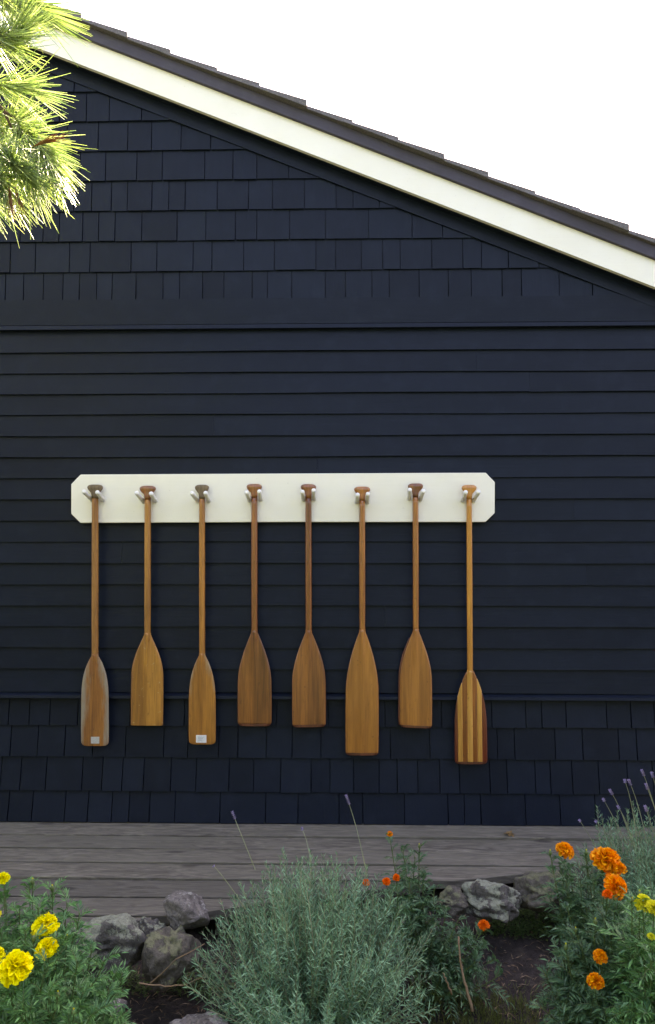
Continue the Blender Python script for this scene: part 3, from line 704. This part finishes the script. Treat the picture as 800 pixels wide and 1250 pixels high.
# ------------------------------------------------------------------ plants
def rand_dirs(n): 
    d = rng.normal(size=(n, 3)); return d / np.linalg.norm(d, axis=1, keepdims=True)
def lavender(label, base, n, hgt, rad, spikes, seed, lean=(0, 0), thin=1.0):
    global rng
    rng = np.random.default_rng(seed); rr = random.Random(seed)
    root = empty('lavender_bush', tuple(base)); tag(root, label, 'lavender')
    st, fo = MB(), MB()
    B, D, NR, LL, WW, BE = [], [], [], [], [], []
    for i in range(n):
        a = rr.uniform(0, 2 * math.pi); q = math.sqrt(rr.random()) * 0.98
        b0 = Vector((math.cos(a) * q * rad * .12, math.sin(a) * q * rad * .12, 0))
        h = hgt * (1 - 0.50 * q ** 2.4) * rr.uniform(.70, 1.06)
        tip = Vector((math.cos(a) * q * rad * rr.uniform(.8, 1.08) + lean[0], math.sin(a) * q * rad * rr.uniform(.8, 1.08) + lean[1], h))
        tip += Vector((rr.gauss(0, .03), rr.gauss(0, .03), rr.gauss(0, .015)))
        mid = b0.lerp(tip, .5) + Vector((math.cos(a) * rad * .10 * q, math.sin(a) * rad * .10 * q, -h * .02 * q)) + Vector((rr.gauss(0, .045), rr.gauss(0, .045), 0))
        path = bez(b0, mid, tip, 9); st.tube(path, [0.0022 * (1 - .6 * k / 8) for k in range(9)], 3, False)
        L = sum((path[k + 1] - path[k]).length for k in range(8)); m = int(L * .76 / 0.0125 * thin)
        for k in range(m):
            t = 0.24 + 0.76 * (k + rr.random() * .5) / m; f = t * 8; i0 = min(7, int(f)); p = path[i0].lerp(path[i0 + 1], f - i0)
            tg = (path[i0 + 1] - path[i0]).normalized(); s1 = tg.orthogonal().normalized(); s1.rotate(Quaternion(tg, k * 1.571 + rr.uniform(-.4, .4)))
            end = t > .93
            for sgn in (-1, 1):
                dd = tg * (rr.uniform(.3, .9) if not end else 1.3) + s1 * sgn * rr.uniform(.7, 1.0)
                B.append(p); D.append(dd); NR.append(tg + Vector((rr.gauss(0, .2), rr.gauss(0, .2), rr.gauss(0, .2))))
                LL.append(rr.uniform(.022, .042) * (0.6 if end else 1)); WW.append(rr.uniform(.0030, .0048)); BE.append(rr.uniform(-.2, .25))
    fo.leaves(B, D, NR, LL, WW, BE, fold=.1)
    st.build('stems', M['lavstem'], root); fo.build('foliage', M['lav'], root)
    for (tipw, footw, ln) in spikes:
        t = Vector(tipw) - Vector(base); f = Vector(footw) - Vector(base)
        sm = MB(); mid = f.lerp(t, .55) + Vector((rr.uniform(-.02, .02), rr.uniform(-.02, .02), .02)); path = bez(f, mid, t, 10)
        sm.tube(path, [0.0018 - .0008 * k / 9 for k in range(10)], 4); sp = sm.build('flower_stalk', M['lavstem'], root)
        hb = MB(); ax = (path[-1] - path[-2]).normalized(); b, d, nn = [], [], []
        for w_ in range(int(ln / .006)):
            c = t - ax * (w_ * .006); o_ = ax.orthogonal().normalized()
            for j in range(6):
                s1 = o_.copy(); s1.rotate(Quaternion(ax, j * 1.047 + w_ * .5)); b.append(c + s1 * .001); d.append(ax * .8 + s1 * rr.uniform(.5, 1.0)); nn.append(ax)
        hb.leaves(b, d, nn, .0085, .0042, .1); hb.build('flower_spike', M['lavflower'], sp)
    return root
def flower(parent, pos, dia, m, rr, face=None, open_=1.0, origin=Vector((0, 0, 0)), hgt=0.55):
    """ruffled pompom of overlapping petals with a green calyx"""
    f = Vector(face or (rr.uniform(-.25, .25), -.22 + rr.uniform(-.15, .15), 1)).normalized()
    q = f.to_track_quat('Z', 'Y'); rad = dia / 2; b, d, nn, LL, WW = [], [], [], [], []
    layers = 11
    for k in range(layers):
        t = k / (layers - 1); n = int(24 - 13 * t); el = (-14 + 90 * t) * open_
        for j in range(n):
            a = 2 * math.pi * (j + .5 * (k % 2) + rr.uniform(-.3, .3)) / n; e = R(el + rr.uniform(-9, 9))
            dr = Vector((math.cos(a) * math.cos(e), math.sin(a) * math.cos(e), math.sin(e)))
            st = Vector((math.cos(a), math.sin(a), 0)) * rad * .22 * (1 - t) + Vector((0, 0, rad * hgt * .55 * t))
            L = rad * (0.86 - .16 * t) * rr.uniform(.74, 1.12) * (1 - (1 - (hgt + .3)) * t)
            b.append(st); d.append(dr); nn.append(Vector((0, 0, 1)) + dr * .1 + Vector((rr.gauss(0, .5), rr.gauss(0, .5), 0))); LL.append(L); WW.append(rad * rr.uniform(.32, .46))
    b = [q @ v for v in b]; d = [q @ v for v in d]; nn = [q @ v for v in nn]
    mb = MB(); c = Vector(pos) - origin
    mb.petals([v + c for v in b], d, nn, LL, WW, [rr.uniform(-.3, 1.0) for _ in b])
    o = mb.build('flower_head', m, parent)
    cm = MB(); cm.tube([c - f * rad * .95, c - f * rad * .6, c - f * rad * .2, c + f * rad * .05], [rad * .12, rad * .26, rad * .34, rad * .30], 8); cm.build('calyx', M['stem'], o, True)
    return f
def marigold(label, base, tips, flowers, buds, seed, m, leafsize=1.0, group=None, dens=1.0):
    rr = random.Random(seed); root = empty('marigold_plant', tuple(base)); tag(root, label, 'marigold')
    base = Vector(base); st, fo = MB(), MB()
    B, D, NR, LL, WW, BE = [], [], [], [], [], []
    def leaf(p, d, up, L):
        d = d.normalized(); s1 = d.cross(up).normalized() if d.cross(up).length > 1e-3 else d.orthogonal(); u2 = s1.cross(d)
        droop = rr.uniform(.1, .5); path = [p + d * L * t - Vector((0, 0, droop * L * t * t)) + u2 * L * .1 * math.sin(t * 3) for t in (0, .25, .5, .75, 1)]
        st.tube(path, [.0011, .001, .0009, .0007, .0005], 3, False)
        n = rr.choice((5, 6, 6, 7))
        for k in range(n):
            t = .22 + .74 * k / n; f = t * 4; i0 = min(3, int(f)); c = path[i0].lerp(path[i0 + 1], f - i0); tg = (path[i0 + 1] - path[i0]).normalized()
            ll = L * (.50 - .22 * abs(t - .5) * 2) * rr.uniform(.85, 1.1)
            for sg in (-1, 1):
                B.append(c); D.append(tg * .75 + s1 * sg * .9 + u2 * rr.uniform(-.1, .3)); NR.append(u2 + Vector((rr.gauss(0, .2), rr.gauss(0, .2), 0))); LL.append(ll); WW.append(ll * rr.uniform(.19, .25)); BE.append(rr.uniform(0, .35))
        B.append(path[-1]); D.append(path[-1] - path[-2]); NR.append(u2); LL.append(L * .4); WW.append(L * .09); BE.append(.2)
    def shoot(tip, r0=.0032, t0=.3, step=.017):
        t_ = Vector(tip) - base; h = t_.length; b0 = Vector((rr.uniform(-.04, .04), rr.uniform(-.04, .04), 0))
        mid = Vector((t_.x * .5, t_.y * .5, t_.z * .45)) + Vector((rr.gauss(0, .03), rr.gauss(0, .03), -.03)); path = bez(b0, mid, t_, 10)
        st.tube(path, [r0 * (1 - .55 * k / 9) for k in range(10)], 5, False)
        L = sum((path[k + 1] - path[k]).length for k in range(9)); n = max(3, int(L * (1 - t0) / step * dens))
        for k in range(n):
            t = t0 + (1 - t0) * (k + .5) / n; f = t * 9; i0 = min(8, int(f)); p = path[i0].lerp(path[i0 + 1], f - i0); tg = (path[i0 + 1] - path[i0]).normalized()
            s1 = tg.orthogonal().normalized(); s1.rotate(Quaternion(tg, k * 2.4 + rr.uniform(-.5, .5)))
            Ls = leafsize * rr.uniform(.06, .10) * (1.0 if t < .85 else .65)
            leaf(p, s1 * .9 + tg * (.5 if t < .9 else 1.2) + Vector((0, 0, .15)), tg + Vector((0, 0, .4)), Ls)
        return path
    for t in tips: shoot(t)
    for (pos, dia, mm, kw) in flowers:
        p = Vector(pos); path = shoot(p - Vector((0, -.006, dia * .5)), t0=.55, step=.02); flower(root, p, dia, mm, rr, origin=base, **kw)
    for (pos, dia) in buds:
        p = Vector(pos); path = shoot(p - Vector((0, 0, dia)), t0=.6, step=.02)
        bm_ = MB(); c = p - base; bm_.tube([c - Vector((0, 0, dia * 1.1)), c - Vector((0, 0, dia * .8)), c - Vector((0, 0, dia * .1)), c + Vector((0, 0, dia * .5))], [dia * .15, dia * .42, dia * .5, dia * .22], 8)
        bd = bm_.build('bud', M['stem'], root, True)
        pb = MB(); pb.leaves([c + Vector((0, 0, dia * .2))] * 8, [(math.cos(a) * .35, math.sin(a) * .35, 1) for a in [j * .785 for j in range(8)]], [(math.cos(a), math.sin(a), .2) for a in [j * .785 for j in range(8)]], dia * .6, dia * .35, .2); pb.build('bud_petals', M['lime'], bd)
    fo.leaves(B, D, NR, LL, WW, BE, fold=.12)
    st.build('stems', M['stem'], root); fo.build('foliage', m, root); return root
def gpt(u, v, depth):      # ground point under a pixel column at a depth
    p = PD(u, v, depth); return Vector((p.x, p.y, ground_z(p.x, p.y)))

# central lavender
b = gpt(384, 1250, 2.24)
def on(u, v, dp): return tuple(PD(u, v, dp))
lavender('broad grey-green lavender bush spreading in the soil between the rocks and the marigolds', b, 500, 0.64, 0.43,
         [(on(284, 992, 2.28), on(312, 1062, 2.24), .035), (on(423, 972, 2.3), on(446, 1058, 2.26), .04), (on(369, 1012, 2.3), on(380, 1060, 2.26), .012), (on(262, 1058, 2.2), on(300, 1110, 2.2), .01)], 5)
b2 = gpt(803, 1150, 2.62)
lavender('lavender bush with purple flower spikes behind the orange marigolds', b2, 330, 0.60, 0.42,
         [(on(745, 965, 2.55), on(772, 1032, 2.6), .03), (on(768, 953, 2.6), on(790, 1030, 2.62), .03), (on(784, 941, 2.65), on(806, 1010, 2.65), .03), (on(789, 958, 2.5), on(812, 1020, 2.55), .03), (on(737, 976, 2.58), on(765, 1030, 2.6), .02),
          (on(763, 953, 2.5), on(777, 1020, 2.55), .02), (on(796, 944, 2.55), on(815, 1010, 2.6), .03), (on(788, 985, 2.45), on(806, 1040, 2.5), .03), (on(755, 985, 2.5), on(775, 1040, 2.55), .02), (on(708, 1002, 2.6), on(735, 1050, 2.6), .012), (on(728, 1003, 2.55), on(752, 1050, 2.6), .012)], 9)
rr0 = random.Random(3)
# yellow marigold on the left
b = gpt(45, 1250, 2.02)
tips = [on(u + rr0.uniform(-6, 6), v + rr0.uniform(-6, 6), 2.02 + dz) for u, v, dz in ((10, 1085, .1), (38, 1080, .12), (64, 1092, .12), (88, 1098, .1), (100, 1118, .06), (-12, 1100, .1), (20, 1110, .0), (45, 1112, -.05), (78, 1122, 0), (-5, 1135, -.05),
    (30, 1142, -.1), (68, 1146, -.1), (92, 1148, -.02), (108, 1160, -.04), (125, 1168, -.08), (140, 1182, -.1), (150, 1196, -.1), (118, 1190, -.14), (90, 1180, -.16), (60, 1180, -.18), (95, 1215, -.2), (130, 1215, -.18), (60, 1212, -.22), (30, 1222, -.24), (10, 1205, -.22), (-10, 1225, -.2), (80, 1238, -.25), (115, 1240, -.22), (145, 1235, -.16), (-30, 1170, 0), (-35, 1120, .05), (15, 1160, -.08), (40, 1240, -.25))]
marigold('yellow flowered marigold plant in front of the lichen boulder', b, tips,
         [(on(4, 1072, 2.1), .042, M['yellow'], {}), (on(55, 1129, 1.96), .076, M['yellow'], dict(hgt=.5)), (on(58, 1157, 1.9), .064, M['yellow'], {}), (on(20, 1182, 1.8), .090, M['yellow'], dict(hgt=.7)), (on(-5, 1166, 1.86), .05, M['yellow'], {}), (on(-4, 1116, 2.0), .03, M['lime'], {})],
         [(on(40, 1075, 2.1), .012), (on(64, 1083, 2.1), .012), (on(41, 1144, 1.9), .013), (on(82, 1144, 1.95), .012), (on(71, 1213, 1.8), .012), (on(90, 1235, 1.78), .014)], 21, M['mari'], 1.05, dens=1.15)
# slim plant behind the lavender, small orange flowers
b = gpt(520, 1200, 2.46)
tips = [on(u, v, 2.46 + dz) for u, v, dz in ((492, 1040, .06), (507, 1046, .06), (518, 1066, .05), (500, 1070, .0), (530, 1086, .04), (488, 1080, 0), (515, 1100, 0), (545, 1112, .0), (560, 1122, -.05), (575, 1140, -.05), (592, 1152, -.06), (603, 1172, -.08), (580, 1175, -.1), (555, 1160, -.1), (540, 1185, -.12), (568, 1195, -.12), (610, 1190, -.08), (530, 1140, -.04), (588, 1130, 0))]
marigold('straggling dark green marigold with tiny orange blooms beside the broad lavender', b, tips,
         [(on(476, 1018, 2.52), .024, M['orange'], {}), (on(447, 1077, 2.36), .027, M['deeporange'], {}), (on(472, 1076, 2.3), .03, M['deeporange'], {}), (on(484, 1071, 2.34), .027, M['deeporange'], {}), (on(591, 1129, 2.4), .044, M['deeporange'], dict(hgt=.45))],
         [(on(512, 1032, 2.5), .01)], 33, M['mari2'], 0.95, dens=1.0)
# orange marigolds on the right
b = gpt(742, 1200, 2.22)
tips = [on(u + rr0.uniform(-5, 5), v + rr0.uniform(-5, 5), 2.22 + dz) for u, v, dz in ((680, 1052, .1), (700, 1058, .1), (716, 1050, .1), (728, 1072, .06), (705, 1078, .04), (690, 1080, .05), (735, 1098, 0), (712, 1104, 0), (755, 1108, 0), (695, 1112, 0), (722, 1126, -.05), (700, 1140, -.04), (745, 1140, -.08), (765, 1130, -.06), (680, 1150, -.04), (690, 1170, -.06),
    (712, 1168, -.1), (755, 1172, -.12), (738, 1190, -.14), (700, 1200, -.12), (680, 1210, -.1), (668, 1190, -.06), (720, 1220, -.18), (745, 1225, -.18), (690, 1235, -.16), (665, 1228, -.12))]
marigold('tall marigold plant with big orange flowers in front of the lavender with purple spikes', b, tips,
         [(on(690, 1037, 2.34), .066, M['orange'], dict(hgt=.4)), (on(741, 1051, 2.24), .102, M['orange'], {}), (on(757, 1060, 2.2), .045, M['orange'], {}), (on(752, 1082, 2.14), .078, M['orange'], dict(face=(.5, -.8, .5))), (on(742, 1092, 2.1), .035, M['deeporange'], {}), (on(733, 1167, 2.04), .044, M['orange'], {}), (on(727, 1198, 2.0), .05, M['orange'], dict(hgt=.7))],
         [(on(672, 1040, 2.32), .012), (on(716, 1040, 2.32), .013), (on(727, 1124, 2.1), .013), (on(691, 1155, 2.1), .014), (on(703, 1134, 2.1), .01)], 44, M['mari2'], 1.0, dens=1.1)
b = gpt(802, 1230, 2.06)
tips = [on(u + rr0.uniform(-5, 5), v + rr0.uniform(-5, 5), 2.06 + dz) for u, v, dz in ((770, 1115, .06), (785, 1120, .04), (800, 1110, .06), (820, 1115, .0), (778, 1140, 0), (798, 1150, -.05), (765, 1160, 0), (785, 1175, -.08), (805, 1180, -.1), (770, 1195, -.08), (790, 1210, -.12), (810, 1220, -.12), (770, 1228, -.14), (795, 1240, -.16), (830, 1160, 0), (845, 1190, 0), (755, 1240, -.14))]
marigold('leafy marigold plant with lime yellow half-open flowers beside the orange marigolds', b, tips,
         [(on(786, 1102, 2.0), .055, M['lime'], {}), (on(799, 1108, 1.96), .05, M['lime'], {}), (on(795, 1143, 1.92), .022, M['lime'], {})], [(on(781, 1090, 2.02), .012), (on(772, 1098, 2.0), .01)], 55, M['mari'], 1.15, dens=1.0)

# ground cover, grass and litter
def scatter(n, u0, u1, v0, v1, rr):
    out = []
    for _ in range(n):
        p = PZ(rr.uniform(u0, u1), rr.uniform(v0, v1), -0.2)
        if p.y < deck_edge(p.x) + .05: out.append(Vector((p.x, p.y, ground_z(p.x, p.y))))
    return out
rr1 = random.Random(17)
mb = MB(); pts = scatter(900, 585, 700, 1112, 1150, rr1) + scatter(260, 520, 600, 1100, 1130, rr1) + scatter(160, 150, 260, 1195, 1215, rr1)
B, D, NR, LL, WW = [], [], [], [], []
for p in pts:
    for _ in range(5):
        a = rr1.uniform(0, 6.28); B.append(p + Vector((0, 0, rr1.uniform(0, .045)))); D.append((math.cos(a), math.sin(a), rr1.uniform(.1, 1))); NR.append((rr1.gauss(0, .4), rr1.gauss(0, .4), 1)); LL.append(rr1.uniform(.010, .022)); WW.append(rr1.uniform(.004, .009))
mb.leaves(B, D, NR, LL, WW, .15)
tag(mb.build('ground_cover', M['cover']), 'low dark creeping leaves on the soil below the deck rocks', 'ground cover', kind='stuff')
mb = MB(); pts = scatter(700, 500, 660, 1205, 1290, rr1) + scatter(300, 540, 700, 1190, 1290, rr1); B, D, NR, LL, WW = [], [], [], [], []
for p in pts:
    for _ in range(4):
        a = rr1.uniform(0, 6.28); B.append(p + Vector((rr1.gauss(0, .008), rr1.gauss(0, .008), -.004))); D.append((math.cos(a) * .6, math.sin(a) * .6, rr1.uniform(.4, 1.2))); NR.append((math.cos(a), math.sin(a), .4)); LL.append(rr1.uniform(.02, .05)); WW.append(rr1.uniform(.0018, .0035))
mb.leaves(B, D, NR, LL, WW, .3)
tag(mb.build('grass', M['moss']), 'short mossy grass in the garden bed', 'grass', kind='stuff')
mb = MB(); pts = scatter(3000, 100, 720, 1110, 1290, rr1); B, D, NR, LL, WW = [], [], [], [], []
for p in pts:
    a = rr1.uniform(0, 6.28); B.append(p + Vector((0, 0, .003))); D.append((math.cos(a), math.sin(a), rr1.uniform(-.1, .25))); NR.append((rr1.gauss(0, .3), rr1.gauss(0, .3), 1)); LL.append(rr1.uniform(.008, .05)); WW.append(rr1.uniform(.0015, .006))
mb.leaves(B, D, NR, LL, WW, .2)
tag(mb.build('mulch', M['litter']), 'dry twigs and needles littering the soil', 'mulch', kind='stuff')
def twig(label, uvs, dp, r0):
    P_ = [PD(u, v, d_) for (u, v), d_ in zip(uvs, dp)]; o0 = P_[0]; mb = MB(); path = []
    for a, b in zip(P_[:-1], P_[1:]): path += [a.lerp(b, k / 4) + Vector((rr1.gauss(0, .0015),) * 3) for k in range(4)]
    path.append(P_[-1]); n = len(path)
    mb.tube([p - o0 for p in path], [r0 * (1 - .6 * k / n) for k in range(n)], 6); o = mb.build('twig', M['twig'], None, True); o.location = o0
    return tag(o, label, 'twig', 'dry twigs in the bed')
twig('bare pale stick standing upright in the soil beside the straggling marigold', [(577, 1234), (569, 1205), (563, 1180), (560, 1143)], [2.24, 2.26, 2.28, 2.3], .0062)
twig('thin bent stick near the straggling marigold roots', [(551, 1215), (545, 1196), (541, 1188)], [2.26, 2.26, 2.26], .004)
twig('thin curved dry stem arching over the tall brown rock', [(182, 1202), (196, 1190), (214, 1172), (250, 1152)], [2.2, 2.18, 2.16, 2.16], .0028)
twig('long thin dry stem lying on the soil below the tall brown rock', [(170, 1200), (195, 1204), (222, 1203), (252, 1192)], [2.18, 2.18, 2.17, 2.18], .0028)
def dry_leaf(label, u, v):
    p = PZ(u, v, .0); mb = MB(); rr = random.Random(int(u)); n = 7
    mb.leaves([(0, 0, .004)] * n, [(math.cos(j * .9), math.sin(j * .9), rr.uniform(.1, .7)) for j in range(n)], [(0, .2, 1)] * n, .032, .02, .5); o = mb.build('dry_leaf', M['dryleaf']); o.location = p
    tag(o, label, 'leaf', 'fallen leaves on the deck')
dry_leaf('curled brown dry leaf lying on the deck planks beyond the striped paddle', 622, 1020)

# ------------------------------------------------------------------ pine branch overhanging from the left
pine = empty('pine_tree', (-2.7, -2.1, -0.3)); tag(pine, 'sunlit long-needled pine branch hanging beside the gable', 'tree')
po = Vector(pine.location)
def tuft_mesh(seed, n, L, m, spread):
    rr = random.Random(seed); mb = MB()
    for i in range(n):
        a = rr.uniform(0, 6.283); e = abs(rr.gauss(0, 1)) * spread; e = min(e, 1.25)
        d = Vector((math.cos(a) * math.sin(e), math.sin(a) * math.sin(e), math.cos(e))); l = L * rr.uniform(.75, 1.1)
        b0 = Vector((0, 0, rr.uniform(-.035, .012))); dv = Vector((rr.gauss(0, .05), rr.gauss(0, .05), rr.gauss(0, .05))) * l
        mb.tube([b0, b0 + d * l * .5 + dv * .4, b0 + d * l + dv], [.0012, .00105, .0004], 3, False)
    me = bpy.data.meshes.new('needle_tuft'); me.from_pydata([tuple(v) for v in mb.v], [], mb.f); me.materials.append(m); me.polygons.foreach_set('use_smooth', [True] * len(me.polygons)); me.update(); return me
TM = [tuft_mesh(i, 50, .128, M['needle'], .36) for i in range(5)]
TD = [tuft_mesh(20 + i, 22, .085, M['deadneedle'], .16) for i in range(2)]
rp = random.Random(77)
def tuft(p, d, me, s=1.0):
    o = bpy.data.objects.new('needle_tuft', me); col.objects.link(o); o.parent = pine; o.location = Vector(p) - po
    q = Vector(d).to_track_quat('Z', 'Y') @ Quaternion((0, 0, 1), rp.uniform(0, 6.28)); o.rotation_mode = 'QUATERNION'; o.rotation_quaternion = q; o.scale = (s, s, s)
def branch(pts, r0, tufts, fan=0.5, sag=(0, 0, -.35), name='twig'):
    P_ = [PD(u, v, d_) for u, v, d_ in pts]; mb = MB(); n = len(P_)
    path = [P_[0]]
    for a, b in zip(P_[:-1], P_[1:]): path += [a.lerp(b, .5) + Vector((rp.gauss(0, .004),) * 3), b]
    mb.tube([p - po for p in path], [r0 * (1 - .7 * k / len(path)) for k in range(len(path))], 6); mb.build(name, M['bark'], pine, True)
    m = len(path)
    for k in range(tufts):
        t = .25 + .75 * (k + 1) / tufts; f = t * (m - 1); i0 = min(m - 2, int(f)); p = path[i0].lerp(path[i0 + 1], f - i0); tg = (path[i0 + 1] - path[i0]).normalized()
        d = tg + Vector((rp.gauss(0, fan), rp.gauss(0, fan), rp.gauss(0, fan))) + Vector(sag); tuft(p, d, rp.choice(TM), rp.uniform(.85, 1.1))
D0 = 1.62
# trunk stands outside the picture; one limb reaches in
mb = MB(); tr = [(0, 0, 0), (.03, .0, 1.2), (.0, .03, 2.6), (-.03, .0, 4.2), (0, 0, 6.0)]; mb.tube(tr, [.16, .14, .12, .09, .04], 12); mb.build('trunk', M['bark'], pine, True)
lim = [po + Vector((0, .02, 3.0)), PD(-520, -80, 1.62), PD(-220, 20, 1.64), PD(-60, 70, 1.62), PD(5, 135, 1.6), PD(18, 165, 1.6)]
mb = MB(); mb.tube([p - po for p in lim], [.028, .02, .013, .008, .004, .0025], 8); mb.build('limb', M['bark'], pine, True)
branch([(-60, 70, D0), (-10, 100, D0), (24, 106, D0 - .02)], .004, 4, .3, (0, 0, -.05))
branch([(-60, -30, D0), (-5, -8, D0 + .02), (38, 8, D0 + .03)], .004, 6, .4, (.1, 0, -.25))
branch([(-70, 20, D0 - .04), (-20, 40, D0), (22, 50, D0)], .004, 6, .45, (.1, 0, -.4))
branch([(5, 135, 1.6), (26, 160, 1.58), (58, 188, 1.56)], .0035, 9, .35, (.35, 0, -.35))
branch([(-30, 150, 1.6), (5, 185, 1.56), (36, 212, 1.54)], .0035, 9, .4, (.15, 0, -.45))
branch([(-60, 160, 1.6), (-25, 195, 1.58), (2, 222, 1.56)], .0035, 8, .35, (.1, 0, -.5))
branch([(-60, 90, 1.66), (-20, 130, 1.66), (10, 155, 1.66)], .0035, 6, .55, (.1, 0, -.3))
branch([(-90, 180, 1.66), (-50, 215, 1.62), (-20, 235, 1.6)], .0035, 4, .4, (0, 0, -.5))
branch([(-120, 0, 1.6), (-70, -60, 1.6), (-10, -60, 1.6)], .004, 6, .5, (.1, 0, -.3))
branch([(-260, 60, 1.66), (-200, 130, 1.62), (-150, 190, 1.6)], .004, 8, .5, (.0, 0, -.4))
branch([(-360, 10, 1.66), (-320, 100, 1.7), (-290, 190, 1.7)], .004, 8, .5, (.0, 0, -.4))
branch([(-200, 20, 1.66), (-190, -60, 1.66), (-130, -110, 1.66)], .004, 6, .5, (.0, 0, -.3))
# dense pine needles added out of view to keep sky light off the wall's left
mb = MB(); B, D, NR, LL = [], [], [], []
rc = random.Random(5)
for k in range(760):
    th = rc.uniform(0, 6.28); z = rc.uniform(1.2, 6.0); rad = 1.9 * (1 - (z - 1.2) / 6.0) ** .8 * math.sqrt(rc.uniform(.05, 1))
    c = Vector((-2.9 + rad * math.cos(th) * .8, -2.9 + rad * math.sin(th) * 1.5, z))
    dep = c.y - CAM.y
    if c.x > -0.42 - max(0, dep) * 0.62 - .25: continue
    for j in range(46):
        d = Vector((rc.gauss(0, 1), rc.gauss(0, 1), rc.gauss(-.2, .8))).normalized()
        B.append(c + Vector((rc.gauss(0, .05), rc.gauss(0, .05), rc.gauss(0, .05))) - po); D.append(d); NR.append((rc.gauss(0, 1), rc.gauss(0, 1), rc.gauss(0, 1))); LL.append(rc.uniform(.1, .16))
mb.leaves(B, D, NR, LL, .006, .1); mb.build('added_crown', M['needle'], pine)
for (u, v, du, dv) in ((12, 238, .15, -1), (22, 240, .3, -1)): tuft(PD(u, v, 1.52), (du, -.1, dv), TD[0], .75)
tuft(PD(52, 175, 1.5), (1, -.1, .25), TD[1], .75)

# ------------------------------------------------------------------ unseen trees added opposite the wall to block low sky light
rw = random.Random(91); mb = MB(); B, D, NR, LL = [], [], [], []
for k in range(1500):
    th = R(rw.uniform(185, 355)); rad = rw.uniform(6.5, 9.5); h = 5.2 + 1.6 * math.sin(th * 9) + rw.uniform(-.6, .6)
    c = Vector((rad * 1.25 * math.cos(th), -2.2 + rad * math.sin(th), rw.uniform(-.1, 1) * h))
    if c.y > -3.9: continue
    for j in range(9):
        B.append(c + Vector((rw.gauss(0, .3), rw.gauss(0, .3), rw.gauss(0, .3)))); D.append((rw.gauss(0, 1), rw.gauss(0, 1), rw.gauss(-.3, .7))); NR.append((rw.gauss(0, 1), rw.gauss(0, 1), rw.gauss(.6, 1))); LL.append(rw.uniform(.3, .6))
mb.leaves(B, D, NR, LL, .26, .15)
tag(mb.build('added_woodland', M['cover']), 'added unseen dark green trees opposite the navy wall, blocking the low sky', 'added_woodland', kind='stuff')
